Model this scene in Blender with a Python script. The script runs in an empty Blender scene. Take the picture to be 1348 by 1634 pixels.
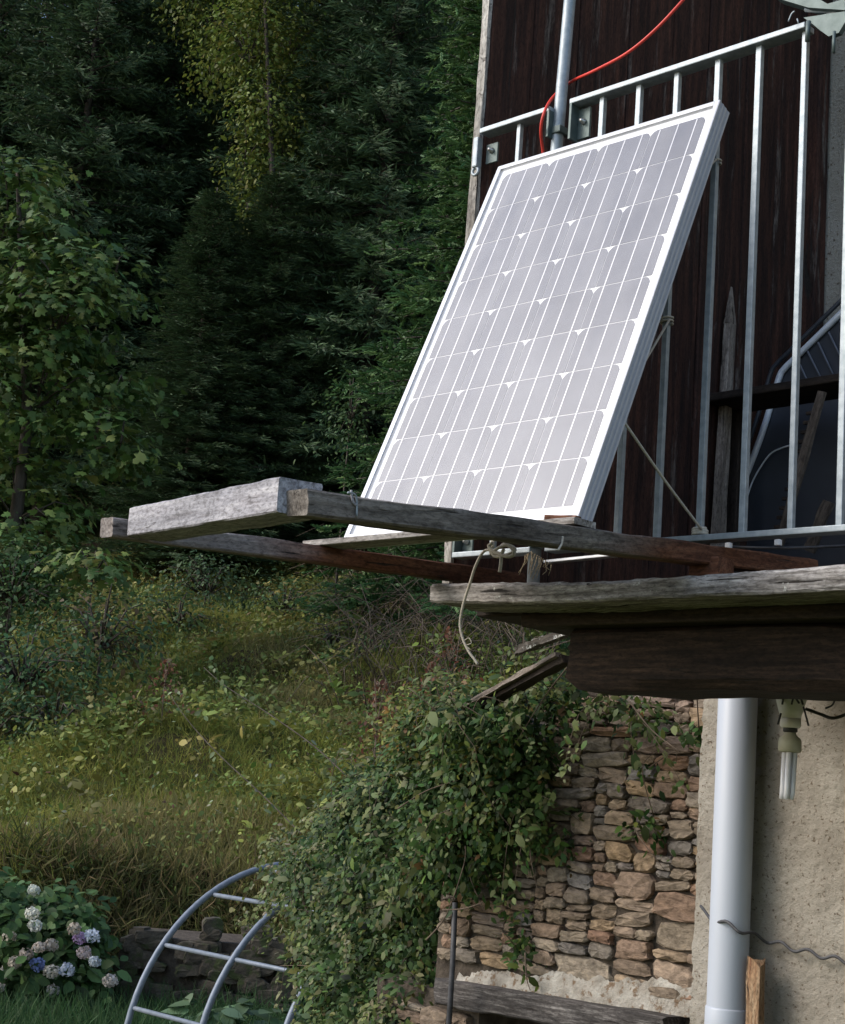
import bpy, bmesh, math, random
import numpy as np
from mathutils import Matrix, Vector
rad = math.radians
scene = bpy.context.scene
C = bpy.context.collection

# ------------------------------------------------------------------ camera
RC = np.array([[0.7179216, -0.0708803, -0.6925060],
               [0.6923121,  0.1766624,  0.6996387],
               [0.0727492, -0.9817160,  0.1759010]])      # columns: right, down, forward
FPX, CX, CY = 2430.0, 674.0, 817.0
EYE = np.array([0.0, 0.0, 1.6])
cam_d = bpy.data.cameras.new('camera'); cam = bpy.data.objects.new('camera', cam_d); C.objects.link(cam)
r_, d_, f_ = RC[:, 0], RC[:, 1], RC[:, 2]
cam.matrix_world = Matrix(((r_[0], -d_[0], -f_[0], EYE[0]), (r_[1], -d_[1], -f_[1], EYE[1]),
                           (r_[2], -d_[2], -f_[2], EYE[2]), (0, 0, 0, 1)))
cam_d.sensor_fit = 'VERTICAL'; cam_d.sensor_height = 24.0; cam_d.lens = 24.0*FPX/1634.0
cam_d.clip_start = 0.05; cam_d.clip_end = 2000
scene.camera = cam

# ------------------------------------------------------------------ sky, sun, exposure
SUN_DIR = Vector((-0.54, -0.68, 0.62)).normalized()          # towards the sun
elev = math.asin(SUN_DIR.z)
world = bpy.data.worlds.new('World'); scene.world = world; world.use_nodes = True
wn = world.node_tree.nodes; wl = world.node_tree.links
bg = wn['Background']; sky = wn.new('ShaderNodeTexSky'); sky.sky_type = 'NISHITA'; sky.sun_disc = False
sky.sun_elevation = elev; sky.sun_rotation = math.atan2(SUN_DIR.x, SUN_DIR.y)
sky.air_density = 1.0; sky.dust_density = 1.8; sky.ozone_density = 1.0
wl.new(sky.outputs[0], bg.inputs[0]); bg.inputs[1].default_value = 0.15
sl = bpy.data.lights.new('sun', 'SUN'); sl.energy = 1.1; sl.angle = rad(24); sl.color = (1.0, 0.965, 0.925)
sun = bpy.data.objects.new('sun', sl); C.objects.link(sun)
sun.rotation_euler = SUN_DIR.to_track_quat('Z', 'Y').to_euler(); sun.location = (-20, -20, 30)
scene.view_settings.view_transform = 'Standard'; scene.view_settings.look = 'None'
scene.view_settings.exposure = 1.12; scene.view_settings.gamma = 1.0
scene.cycles.max_bounces = 4; scene.cycles.use_light_tree = False; scene.cycles.diffuse_bounces = 2; scene.cycles.transparent_max_bounces = 6

# ------------------------------------------------------------------ helpers
rng = np.random.default_rng(7); random.seed(7)
WM = {}
def at(px, py, axis, val):
    d = RC @ np.array([(px-CX)/FPX, (py-CY)/FPX, 1.0]); t = (val-EYE[axis])/d[axis]
    return Vector(EYE + t*d)
FH = np.array([-0.7035, 0.7107]); RH = np.array([0.7107, 0.7035])
def ws(w, s): return FH[0]*w+RH[0]*s, FH[1]*w+RH[1]*s
def xy2ws(x, y): return FH[0]*x+FH[1]*y, RH[0]*x+RH[1]*y

def tag(o, label=None, cat=None, group=None, kind=None):
    if label: o['label'] = label
    if cat: o['category'] = cat
    if group: o['group'] = group
    if kind: o['kind'] = kind
    return o
def thing(name, label, cat, loc=(0, 0, 0), group=None, mat=None):
    o = bpy.data.objects.new(name, None); C.objects.link(o); o.empty_display_size = 0.1
    m = mat if mat is not None else Matrix.Translation(Vector(loc))
    o.matrix_basis = m; WM[o] = m.copy()
    return tag(o, label, cat, group)
def link(name, me, mat, parent=None, world=None):
    o = bpy.data.objects.new(name, me); C.objects.link(o)
    if mat is not None and not me.materials: me.materials.append(mat)
    w = world if world is not None else Matrix.Identity(4)
    if parent is not None:
        o.parent = parent; o.matrix_parent_inverse = WM[parent].inverted()
    o.matrix_basis = w; WM[o] = w.copy()
    return o
def child_local(name, me, mat, parent, local=None):
    o = bpy.data.objects.new(name, me); C.objects.link(o)
    if mat is not None and not me.materials: me.materials.append(mat)
    o.parent = parent; l = local if local is not None else Matrix.Identity(4)
    o.matrix_basis = l; WM[o] = WM[parent] @ l
    return o
def mesh(name, v, f, smooth=False):
    me = bpy.data.meshes.new(name); me.from_pydata([tuple(x) for x in v], [], [tuple(x) for x in f]); me.update()
    if smooth: me.polygons.foreach_set('use_smooth', [True]*len(me.polygons))
    return me
def box_me(x0, x1, y0, y1, z0, z1, bev=0.0):
    bm = bmesh.new(); bmesh.ops.create_cube(bm, size=1)
    for v in bm.verts:
        v.co = Vector(((x0+x1)/2+v.co.x*(x1-x0), (y0+y1)/2+v.co.y*(y1-y0), (z0+z1)/2+v.co.z*(z1-z0)))
    if bev: bmesh.ops.bevel(bm, geom=bm.edges[:], offset=bev, segments=2, profile=0.6, affect='EDGES')
    me = bpy.data.meshes.new('box'); bm.to_mesh(me); bm.free(); return me
def box(name, a, b, mat, parent, bev=0.001):
    """box between two world corners, origin at its centre"""
    c = [(a[i]+b[i])/2 for i in range(3)]; h = [abs(a[i]-b[i])/2 for i in range(3)]
    return link(name, box_me(-h[0], h[0], -h[1], h[1], -h[2], h[2], bev), mat, parent, Matrix.Translation(c))
def frame_between(p0, p1, up=(0, 0, 1)):
    x = (Vector(p1)-Vector(p0)).normalized(); z = Vector(up)
    z = (z-x*z.dot(x)).normalized(); y = z.cross(x)
    return Matrix(((x.x, y.x, z.x, p0[0]), (x.y, y.y, z.y, p0[1]), (x.z, y.z, z.z, p0[2]), (0, 0, 0, 1)))
def beam(name, p0, p1, w, h, mat, parent=None, up=(0, 0, 1), seg=14, jit=0.0015, ch=None, taper=1.0, bow=0.0, endj=0.0):
    """timber: p0/p1 are the middle of its two ends; local X along the grain"""
    L = (Vector(p1)-Vector(p0)).length; ch = min(w, h)*0.09 if ch is None else ch
    hw, hh = w/2, h/2
    ring = [(-hw, -hh+ch), (-hw+ch, -hh), (0, -hh), (hw-ch, -hh), (hw, -hh+ch), (hw, 0), (hw, hh-ch), (hw-ch, hh), (0, hh), (-hw+ch, hh), (-hw, hh-ch), (-hw, 0)]
    n = len(ring); v = []; f = []
    off = rng.normal(0, jit*2.2, (seg+1, n))
    for _ in range(2): off = (off+np.roll(off, 1, 0)+np.roll(off, -1, 0)+0.5*np.roll(off, 1, 1)+0.5*np.roll(off, -1, 1))/4
    off = off+rng.normal(0, jit*0.22, (seg+1, n))
    for i in range(seg+1):
        t = i/seg; k = 1+(taper-1)*t
        for j, (a, b) in enumerate(ring):
            o = 1+off[i, j]/max(hw, hh)*1.0
            ex = rng.normal(0, endj) if i in (0, seg) else 0
            v.append((t*L+ex, a*k*o, b*k*o+bow*4*t*(1-t)))
    for i in range(seg):
        for j in range(n):
            f.append((i*n+j, i*n+(j+1) % n, (i+1)*n+(j+1) % n, (i+1)*n+j)[::-1])
    f.append(tuple(range(n))); f.append(tuple(reversed([seg*n+j for j in range(n)])))
    me = mesh(name, v, f, True); me.set_sharp_from_angle(angle=rad(32))
    return link(name, me, mat, parent, frame_between(p0, p1, up))
def smooth_path(pts, n=8):
    P = [Vector(p) for p in pts]; out = []
    for i in range(len(P)-1):
        a = P[max(i-1, 0)]; b = P[i]; c = P[i+1]; d = P[min(i+2, len(P)-1)]
        for k in range(n):
            t = k/n
            out.append(0.5*((2*b)+(c-a)*t+(2*a-5*b+4*c-d)*t*t+(3*b-a-3*c+d)*t**3))
    out.append(P[-1]); return out
def tube_data(pts, r, n=8, r1=None):
    P = [Vector(p) for p in pts]; v = []; f = []; m = len(P)
    ref = None
    for i, p in enumerate(P):
        t = (P[min(i+1, m-1)]-P[max(i-1, 0)]).normalized()
        if ref is None:
            ref = Vector((0, 0, 1)) if abs(t.z) < 0.9 else Vector((1, 0, 0))
        a = (ref-t*ref.dot(t)).normalized(); ref = a; b = t.cross(a)
        rr = r if r1 is None else r+(r1-r)*i/(m-1)
        for k in range(n):
            an = 2*math.pi*k/n; v.append(p+(a*math.cos(an)+b*math.sin(an))*rr)
    for i in range(m-1):
        for k in range(n):
            f.append((i*n+k, i*n+(k+1) % n, (i+1)*n+(k+1) % n, (i+1)*n+k))
    f.append(tuple(reversed(range(n)))); f.append(tuple((m-1)*n+k for k in range(n)))
    return v, f
def tube(name, pts, r, mat, parent=None, n=8, sm=0, r1=None, smooth=True):
    if sm: pts = smooth_path(pts, sm)
    v, f = tube_data(pts, r, n, r1)
    base = Vector(pts[0]); v = [q-base for q in v]
    return link(name, mesh(name, v, f, smooth), mat, parent, Matrix.Translation(base))
def tubes_me(name, lst, n=5):
    V = []; F = []
    for pts, r, r1 in lst:
        v, f = tube_data(pts, r, n, r1); o = len(V); V += v; F += [tuple(i+o for i in q) for q in f]
    return mesh(name, V, F, True)
def lathe_me(prof, n=24, cap=True):
    v = []; f = []
    for (r, z) in prof:
        for k in range(n):
            a = 2*math.pi*k/n; v.append((r*math.cos(a), r*math.sin(a), z))
    for i in range(len(prof)-1):
        for k in range(n): f.append((i*n+k, i*n+(k+1) % n, (i+1)*n+(k+1) % n, (i+1)*n+k))
    if cap: f.append(tuple(reversed(range(n)))); f.append(tuple((len(prof)-1)*n+k for k in range(n)))
    me = mesh('lathe', v, f, True)
    return me

# big leaf meshes ---------------------------------------------------
def norm(a): return a/np.maximum(np.linalg.norm(a, axis=-1, keepdims=True), 1e-9)
def leaf_mesh(name, tv, tf, pos, ax, nr, sc, col):
    """copies of a small triangle template: pos, leaf axis, normal, scale, colour for each"""
    tv = np.asarray(tv, float); tf = np.asarray(tf, int); pos = np.asarray(pos, float); n = len(pos)
    nr = norm(nr); X = norm(ax-np.sum(ax*nr, 1, keepdims=True)*nr); Y = np.cross(nr, X)
    sc = np.broadcast_to(np.asarray(sc, float), (n,)) if np.ndim(sc) < 2 else sc
    if np.ndim(sc) == 1: s3 = np.stack([sc, sc, sc], 1)
    else: s3 = sc
    V = pos[:, None, :]+(tv[None, :, 0, None]*s3[:, None, 0, None])*X[:, None, :]+(tv[None, :, 1, None]*s3[:, None, 1, None])*Y[:, None, :]+(tv[None, :, 2, None]*s3[:, None, 2, None])*nr[:, None, :]
    k = len(tv); V = V.reshape(-1, 3); Fc = (tf[None]+(np.arange(n)*k)[:, None, None]).reshape(-1, 3)
    me = bpy.data.meshes.new(name)
    me.vertices.add(len(V)); me.vertices.foreach_set('co', V.astype(np.float32).ravel())
    me.loops.add(Fc.size); me.loops.foreach_set('vertex_index', Fc.astype(np.int32).ravel())
    me.polygons.add(len(Fc)); me.polygons.foreach_set('loop_start', np.arange(0, Fc.size, 3, dtype=np.int32))
    at_ = me.attributes.new('Col', 'FLOAT_COLOR', 'POINT')
    c4 = np.ones((len(V), 4), np.float32); c4[:, :3] = np.repeat(col, k, axis=0); at_.data.foreach_set('color', c4.ravel())
    me.update(); me.validate(); return me
def pick(cols, n, w=None, var=0.18, seed=None):
    g = rng if seed is None else np.random.default_rng(seed)
    cols = np.asarray(cols, float); i = g.choice(len(cols), n, p=None if w is None else np.asarray(w)/np.sum(w))
    return np.clip(cols[i]*(1+g.normal(0, var, (n, 1)))*(1+g.normal(0, var*0.3, (n, 3))), 0.004, 0.9)
LEAF_V = [(0, 0, 0), (0.3, 0.24, 0.03), (0.3, -0.24, 0.03), (0.7, 0.2, 0.0), (0.7, -0.2, 0.0), (1, 0, -0.1)]
LEAF_F = [(0, 2, 1), (1, 2, 4), (1, 4, 3), (3, 4, 5)]
OVATE_V = [(0, 0, 0), (0.2, 0.26, 0.04), (0.2, -0.26, 0.04), (0.5, 0.34, 0.02), (0.5, -0.34, 0.02), (0.8, 0.2, -0.05), (0.8, -0.2, -0.05), (1, 0, -0.14), (0.5, 0, -0.03)]
OVATE_F = [(0, 8, 1), (0, 2, 8), (1, 8, 3), (2, 4, 8), (3, 8, 5), (4, 6, 8), (5, 8, 7), (6, 7, 8)]
_mp = [(0, 0.06), (0.1, 0.3), (0.02, 0.46), (0.3, 0.34), (0.52, 0.52), (0.56, 0.2), (0.8, 0.24), (1.0, 0.0)]
MAPLE_V = [(0.42, 0, 0.03)]+[(a, b, -0.12*abs(b)-0.05*a*a) for a, b in _mp]+[(a, -b, -0.12*abs(b)-0.05*a*a) for a, b in reversed(_mp[:-1])]
MAPLE_F = [(0, i+1, i) for i in range(1, len(MAPLE_V)-1)]+[(0, 1, len(MAPLE_V)-1)]
MAPLE_F = [(a, c, b) for a, b, c in MAPLE_F]
BR = []     # needle brush: two crossed serrated blades
BRUSH_V = []; BRUSH_F = []
for q in range(2):
    st = len(BRUSH_V); BRUSH_V.append((0, 0, 0))
    for sgn in (1, -1):
        for t, wd in ((0.14, 0.1), (0.2, 0.04), (0.42, 0.12), (0.46, 0.045), (0.72, 0.1), (0.76, 0.035)):
            y = wd*sgn; BRUSH_V.append((t, y if q == 0 else 0.0, y if q else 0.0))
    BRUSH_V.append((1.0, 0, 0)); tip = len(BRUSH_V)-1
    a = [st]+[st+1+i for i in range(6)]+[tip]; b = [st]+[st+7+i for i in range(6)]+[tip]
    for i in range(7):
        if i == 0: BRUSH_F.append((a[0], b[1], a[1]))
        elif i == 6: BRUSH_F.append((a[6], b[6], tip))
        else: BRUSH_F += [(a[i], b[i], b[i+1]), (a[i], b[i+1], a[i+1])]
BRUSHS_V = [(0, 0, 0), (0.4, 0.085, 0), (0.4, -0.085, 0), (1, 0, 0), (0.4, 0, 0.085), (0.4, 0, -0.085)]
BRUSHS_F = [(0, 2, 1), (1, 2, 3), (0, 5, 4), (4, 5, 3)]

# ------------------------------------------------------------------ materials
def nodes(name):
    m = bpy.data.materials.new(name); m.use_nodes = True
    return m, m.node_tree.nodes, m.node_tree.links, m.node_tree.nodes['Principled BSDF']
def ramp(n, stops):
    r = n.new('ShaderNodeValToRGB'); e = r.color_ramp.elements
    while len(e) < len(stops): e.new(0.5)
    for i, (p, c) in enumerate(stops): e[i].position = p; e[i].color = (*c, 1)
    return r
def mapped(n, l, stretch, coord='Object'):
    tc = n.new('ShaderNodeTexCoord'); mp = n.new('ShaderNodeMapping'); mp.inputs['Scale'].default_value = stretch
    l.new(tc.outputs[coord], mp.inputs[0]); return mp
def noise(n, l, vec, scale, det=6, rough=0.6, dist=0.0):
    t = n.new('ShaderNodeTexNoise'); t.inputs['Scale'].default_value = scale; t.inputs['Detail'].default_value = det
    t.inputs['Roughness'].default_value = rough; t.inputs['Distortion'].default_value = dist; l.new(vec.outputs[0], t.inputs['Vector']); return t
def mixc(n, l, a, b, fac, mode='MIX'):
    m = n.new('ShaderNodeMix'); m.data_type = 'RGBA'; m.blend_type = mode
    for sock, val in ((6, a), (7, b), (0, fac)):
        if hasattr(val, 'default_value') or hasattr(val, 'links'): l.new(val, m.inputs[sock])
        elif isinstance(val, tuple): m.inputs[sock].default_value = (*val, 1)
        else: m.inputs[sock].default_value = val
    return m.outputs[2]
def basic(name, stops, scale=6, stretch=(1, 1, 1), rough=0.75, bump=0.3, bscale=40, bdist=0.003, metal=0.0, spec=0.3, rand=0.0, spots=None, det=6):
    m, n, l, b = nodes(name); mp = mapped(n, l, stretch)
    if rand:
        oi = n.new('ShaderNodeObjectInfo'); va = n.new('ShaderNodeVectorMath'); va.operation = 'MULTIPLY_ADD'
        cb = n.new('ShaderNodeCombineXYZ')
        for i in range(3): l.new(oi.outputs['Random'], cb.inputs[i])
        l.new(cb.outputs[0], va.inputs[0]); va.inputs[1].default_value = (17, 31, 53); l.new(mp.outputs[0], va.inputs[2]); mp = va
    t = noise(n, l, mp, scale, det); r = ramp(n, stops); l.new(t.outputs[0], r.inputs[0]); col = r.outputs[0]
    if spots:
        sc, c, lo, hi = spots; t3 = noise(n, l, mp, sc, 8, 0.65); r3 = ramp(n, [(lo, (0, 0, 0)), (hi, (1, 1, 1))]); l.new(t3.outputs[0], r3.inputs[0])
        col = mixc(n, l, col, c, r3.outputs[0])
    l.new(col, b.inputs['Base Color'])
    b.inputs['Roughness'].default_value = rough; b.inputs['Metallic'].default_value = metal; b.inputs['Specular IOR Level'].default_value = spec
    if bump:
        t2 = noise(n, l, mp, bscale, 8, 0.65); bp = n.new('ShaderNodeBump'); bp.inputs['Strength'].default_value = bump; bp.inputs['Distance'].default_value = bdist
        l.new(t2.outputs[0], bp.inputs['Height']); l.new(bp.outputs[0], b.inputs['Normal'])
    return m
def wood(name, stops, cracks=(0.02, 0.016, 0.013), crack_lo=0.36, rough=0.85, lichen=None, fade=None, grain=110, bump=0.7, bdist=0.0025, broad=9.0, streak=None):
    """grain along local X, dark drying cracks, optional lichen spots, optional change of colour along the length"""
    m, n, l, b = nodes(name); oi = n.new('ShaderNodeObjectInfo'); tc = n.new('ShaderNodeTexCoord')
    cb = n.new('ShaderNodeCombineXYZ'); mu = n.new('ShaderNodeMath'); mu.operation = 'MULTIPLY'; mu.inputs[1].default_value = 23.0
    l.new(oi.outputs['Random'], mu.inputs[0])
    for i in range(3): l.new(mu.outputs[0], cb.inputs[i])
    ad = n.new('ShaderNodeVectorMath'); l.new(tc.outputs['Object'], ad.inputs[0]); l.new(cb.outputs[0], ad.inputs[1])
    mp = n.new('ShaderNodeMapping'); mp.inputs['Scale'].default_value = (0.07, 1, 1); l.new(ad.outputs[0], mp.inputs[0])
    g1 = noise(n, l, mp, grain, 9, 0.62, 0.4); r = ramp(n, stops); l.new(g1.outputs[0], r.inputs[0]); col = r.outputs[0]
    if fade:
        x0, x1, st2 = fade; sx = n.new('ShaderNodeSeparateXYZ'); l.new(tc.outputs['Object'], sx.inputs[0])
        nn = noise(n, l, mp, 14, 4); mr = n.new('ShaderNodeMath'); mr.operation = 'MULTIPLY_ADD'; mr.inputs[1].default_value = 0.5; l.new(nn.outputs[0], mr.inputs[0]); l.new(sx.outputs[0], mr.inputs[2])
        rg = n.new('ShaderNodeMapRange'); rg.inputs[1].default_value = x0+0.25; rg.inputs[2].default_value = x1+0.25; l.new(mr.outputs[0], rg.inputs[0])
        r2 = ramp(n, st2); l.new(g1.outputs[0], r2.inputs[0]); col = mixc(n, l, col, r2.outputs[0], rg.outputs[0])
    mpb = n.new('ShaderNodeMapping'); mpb.inputs['Scale'].default_value = (0.22, 1, 1); l.new(ad.outputs[0], mpb.inputs[0])
    gb = noise(n, l, mpb, broad, 5, 0.6, 0.6); rb = ramp(n, [(0.3, (0.5, 0.48, 0.46)), (0.5, (0.95, 0.95, 0.95)), (0.7, (1.4, 1.38, 1.36))]); l.new(gb.outputs[0], rb.inputs[0])
    col = mixc(n, l, col, rb.outputs[0], 1.0, 'MULTIPLY')
    if streak:
        c, lo = streak; mps = n.new('ShaderNodeMapping'); mps.inputs['Scale'].default_value = (0.12, 1, 1); l.new(ad.outputs[0], mps.inputs[0])
        gs = noise(n, l, mps, 24, 7, 0.7, 0.3); rs = ramp(n, [(lo, (0, 0, 0)), (lo+0.12, (1, 1, 1))]); l.new(gs.outputs[0], rs.inputs[0]); col = mixc(n, l, col, c, rs.outputs[0])
    mp2 = n.new('ShaderNodeMapping'); mp2.inputs['Scale'].default_value = (0.05, 1, 1); l.new(ad.outputs[0], mp2.inputs[0])
    g2 = noise(n, l, mp2, grain*0.8, 6, 0.55, 0.8); rc = ramp(n, [(crack_lo-0.05, (1, 1, 1)), (crack_lo, (0, 0, 0))]); l.new(g2.outputs[0], rc.inputs[0])
    col = mixc(n, l, col, cracks, rc.outputs[0])
    if lichen:
        c, lo = lichen; g3 = noise(n, l, ad, 55, 8, 0.7); rl = ramp(n, [(lo, (0, 0, 0)), (lo+0.06, (1, 1, 1))]); l.new(g3.outputs[0], rl.inputs[0]); col = mixc(n, l, col, c, rl.outputs[0])
    mpf = n.new('ShaderNodeMapping'); mpf.inputs['Scale'].default_value = (0.35, 1, 1); l.new(ad.outputs[0], mpf.inputs[0])
    gf = noise(n, l, mpf, 190, 5, 0.7, 0.5); rf = ramp(n, [(0.36, (0.42, 0.4, 0.38)), (0.5, (1, 1, 1)), (0.66, (1.5, 1.48, 1.45))]); l.new(gf.outputs[0], rf.inputs[0]); col = mixc(n, l, col, rf.outputs[0], 0.8, 'MULTIPLY')
    l.new(col, b.inputs['Base Color']); b.inputs['Roughness'].default_value = rough; b.inputs['Specular IOR Level'].default_value = 0.25
    mx = n.new('ShaderNodeMath'); mx.operation = 'SUBTRACT'; l.new(g1.outputs[0], mx.inputs[0]); l.new(rc.outputs[0], mx.inputs[1])
    bp = n.new('ShaderNodeBump'); bp.inputs['Strength'].default_value = bump; bp.inputs['Distance'].default_value = bdist
    l.new(mx.outputs[0], bp.inputs['Height']); l.new(bp.outputs[0], b.inputs['Normal'])
    return m
def foliage(name, trans=0.25, rough=0.5, spec=0.35):
    m, n, l, b = nodes(name); a = n.new('ShaderNodeAttribute'); a.attribute_name = 'Col'
    l.new(a.outputs['Color'], b.inputs['Base Color']); b.inputs['Roughness'].default_value = rough; b.inputs['Specular IOR Level'].default_value = spec
    tr = n.new('ShaderNodeBsdfTranslucent'); l.new(a.outputs['Color'], tr.inputs[0])
    mx = n.new('ShaderNodeMixShader'); mx.inputs[0].default_value = trans
    l.new(b.outputs[0], mx.inputs[1]); l.new(tr.outputs[0], mx.inputs[2]); l.new(mx.outputs[0], n['Material Output'].inputs[0]); return m

M = {}
M['leaf'] = foliage('leaf', 0.3, 0.55, 0.2)
M['needle'] = foliage('needle', 0.12, 0.6, 0.25)
M['grass'] = foliage('grass', 0.45, 0.65, 0.15)
M['petal'] = foliage('petal', 0.3, 0.7, 0.1)
M['bark'] = basic('bark', [(0.3, (0.03, 0.024, 0.018)), (0.7, (0.1, 0.08, 0.065))], 9, (1, 1, 0.3), 0.9, 0.8, 30, 0.01)
M['twig'] = basic('twig', [(0.3, (0.05, 0.036, 0.025)), (0.7, (0.14, 0.105, 0.075))], 20, rough=0.9, bump=0)
M['galv'] = basic('galvanised_steel', [(0.3, (0.2, 0.235, 0.255)), (0.7, (0.32, 0.355, 0.375))], 60, rough=0.5, bump=0.15, bscale=120, bdist=0.0006, metal=0.35, spec=0.5, spots=(38, (0.2, 0.19, 0.17), 0.66, 0.74))
M['galv_dull'] = basic('dull_steel_bracket', [(0.3, (0.06, 0.085, 0.08)), (0.7, (0.11, 0.14, 0.135))], 40, rough=0.55, bump=0.2, bscale=120, bdist=0.0008, metal=0.4, spec=0.5)
M['bolt'] = basic('bolt_steel', [(0.3, (0.3, 0.3, 0.29)), (0.7, (0.5, 0.5, 0.48))], 60, rough=0.4, bump=0, metal=0.8)
M['alu'] = basic('panel_frame_aluminium', [(0.3, (0.4, 0.41, 0.44)), (0.7, (0.48, 0.49, 0.51))], 8, rough=0.42, bump=0.05, bscale=200, bdist=0.0003, metal=0.25, spec=0.5)
M['alu_groove'] = basic('panel_frame_groove', [(0.3, (0.3, 0.33, 0.38)), (0.7, (0.38, 0.41, 0.46))], 60, rough=0.5, bump=0, metal=0.3)
M['backsheet'] = basic('white_backsheet', [(0.3, (0.6, 0.6, 0.61)), (0.7, (0.66, 0.66, 0.67))], 12, rough=0.5, bump=0)
M['cell'] = basic('silicon_cell', [(0.3, (0.068, 0.074, 0.098)), (0.7, (0.115, 0.121, 0.146))], 7, rough=0.5, bump=0.12, bscale=900, bdist=0.0003, metal=0.0, spec=0.3, rand=0.04)
M['busbar'] = basic('busbar_ribbon', [(0.3, (0.5, 0.5, 0.52)), (0.7, (0.58, 0.58, 0.6))], 30, rough=0.4, bump=0, metal=0.2)
GREY = [(0.25, (0.085, 0.072, 0.06)), (0.45, (0.2, 0.18, 0.16)), (0.7, (0.36, 0.34, 0.32))]
BROWN = [(0.25, (0.05, 0.02, 0.011)), (0.5, (0.12, 0.048, 0.025)), (0.75, (0.2, 0.095, 0.055))]
M['wood_grey'] = wood('weathered_grey_wood', GREY, lichen=((0.5, 0.5, 0.45), 0.67))
M['wood_pale'] = wood('pale_weathered_wood', [(0.25, (0.12, 0.11, 0.11)), (0.45, (0.22, 0.215, 0.23)), (0.75, (0.34, 0.335, 0.345))], cracks=(0.1, 0.09, 0.085), crack_lo=0.33, lichen=((0.45, 0.45, 0.42), 0.68))
M['wood_bar'] = wood('grey_to_brown_wood', [(0.25, (0.04, 0.033, 0.027)), (0.45, (0.11, 0.097, 0.083)), (0.75, (0.22, 0.2, 0.178))], fade=(0.62, 0.78, BROWN), lichen=((0.36, 0.36, 0.33), 0.7))
M['wood_bar_back'] = wood('grey_to_brown_wood_back', [(0.25, (0.1, 0.085, 0.075)), (0.5, (0.19, 0.165, 0.15)), (0.75, (0.3, 0.28, 0.26))], fade=(0.25, 0.5, BROWN))
M['wood_brown'] = wood('brown_wood', BROWN)
M['wood_deck'] = wood('deck_edge_wood', [(0.28, (0.045, 0.04, 0.036)), (0.45, (0.17, 0.155, 0.14)), (0.66, (0.37, 0.35, 0.33))], lichen=((0.5, 0.5, 0.46), 0.62), crack_lo=0.4)
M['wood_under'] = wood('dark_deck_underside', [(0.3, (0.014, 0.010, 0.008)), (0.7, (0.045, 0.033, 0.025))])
M['wood_yellow'] = wood('pale_yellow_wood', [(0.3, (0.2, 0.15, 0.085)), (0.7, (0.33, 0.26, 0.16))], crack_lo=0.2)
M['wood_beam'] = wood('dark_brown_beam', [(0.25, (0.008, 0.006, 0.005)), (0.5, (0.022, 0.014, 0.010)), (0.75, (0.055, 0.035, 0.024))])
M['plank'] = wood('dark_stained_plank', [(0.25, (0.01, 0.006, 0.005)), (0.45, (0.03, 0.014, 0.010)), (0.62, (0.068, 0.028, 0.018)), (0.8, (0.12, 0.07, 0.05))], grain=45, bump=0.5, broad=4.0, streak=((0.13, 0.11, 0.095), 0.57))
M['plank_edge'] = wood('peeling_plank_edge', [(0.3, (0.2, 0.18, 0.16)), (0.7, (0.5, 0.48, 0.44))], lichen=((0.05, 0.04, 0.035), 0.58))
M['wood_black'] = wood('blackened_lintel', [(0.25, (0.015, 0.013, 0.012)), (0.5, (0.05, 0.045, 0.042)), (0.75, (0.17, 0.16, 0.15))])
M['rope'] = basic('sisal_rope', [(0.3, (0.33, 0.29, 0.23)), (0.7, (0.55, 0.5, 0.42))], 300, rough=0.9, bump=0.5, bscale=600, bdist=0.0008)
M['red'] = basic('red_cable', [(0.3, (0.5, 0.035, 0.025)), (0.7, (0.62, 0.06, 0.04))], 10, rough=0.45, bump=0)
M['black_cable'] = basic('dark_cable', [(0.3, (0.03, 0.03, 0.032)), (0.7, (0.07, 0.07, 0.075))], 30, rough=0.55, bump=0)
M['pvc'] = basic('grey_pvc', [(0.3, (0.34, 0.37, 0.42)), (0.7, (0.38, 0.41, 0.455))], 5, (1, 1, 0.3), rough=0.4, bump=0.04, bscale=30, bdist=0.001, spec=0.4, spots=(9, (0.42, 0.43, 0.42), 0.66, 0.78))
M['white_plastic'] = basic('aged_white_plastic', [(0.3, (0.66, 0.65, 0.63)), (0.7, (0.76, 0.75, 0.73))], 30, rough=0.5, bump=0)
M['ivory'] = basic('ivory_plastic', [(0.3, (0.4, 0.38, 0.29)), (0.7, (0.48, 0.46, 0.36))], 30, rough=0.5, bump=0)
M['tube_glass'] = basic('frosted_tube_glass', [(0.3, (0.78, 0.75, 0.76)), (0.7, (0.84, 0.82, 0.83))], 20, rough=0.2, bump=0, spec=0.6)
M['chrome'] = basic('bright_trim', [(0.3, (0.62, 0.64, 0.67)), (0.7, (0.75, 0.77, 0.8))], 20, rough=0.3, bump=0, metal=0.2)  # sky highlights put into the base colour: pale, barely metallic
M['black_sheet'] = basic('dark_sheet', [(0.3, (0.03, 0.033, 0.04)), (0.7, (0.05, 0.055, 0.065))], 6, rough=0.32, bump=0.05, bscale=60, bdist=0.001, spec=0.5)
M['rib'] = basic('grey_rib', [(0.3, (0.09, 0.095, 0.11)), (0.7, (0.13, 0.135, 0.15))], 20, rough=0.5, bump=0)
M['wood_bark'] = wood('dull_brown_wood', [(0.25, (0.03, 0.024, 0.019)), (0.5, (0.07, 0.057, 0.046)), (0.75, (0.13, 0.11, 0.09))])
M['wood_stake'] = wood('greyed_stake_wood', [(0.25, (0.08, 0.062, 0.05)), (0.5, (0.18, 0.15, 0.125)), (0.75, (0.32, 0.28, 0.24))])
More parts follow.
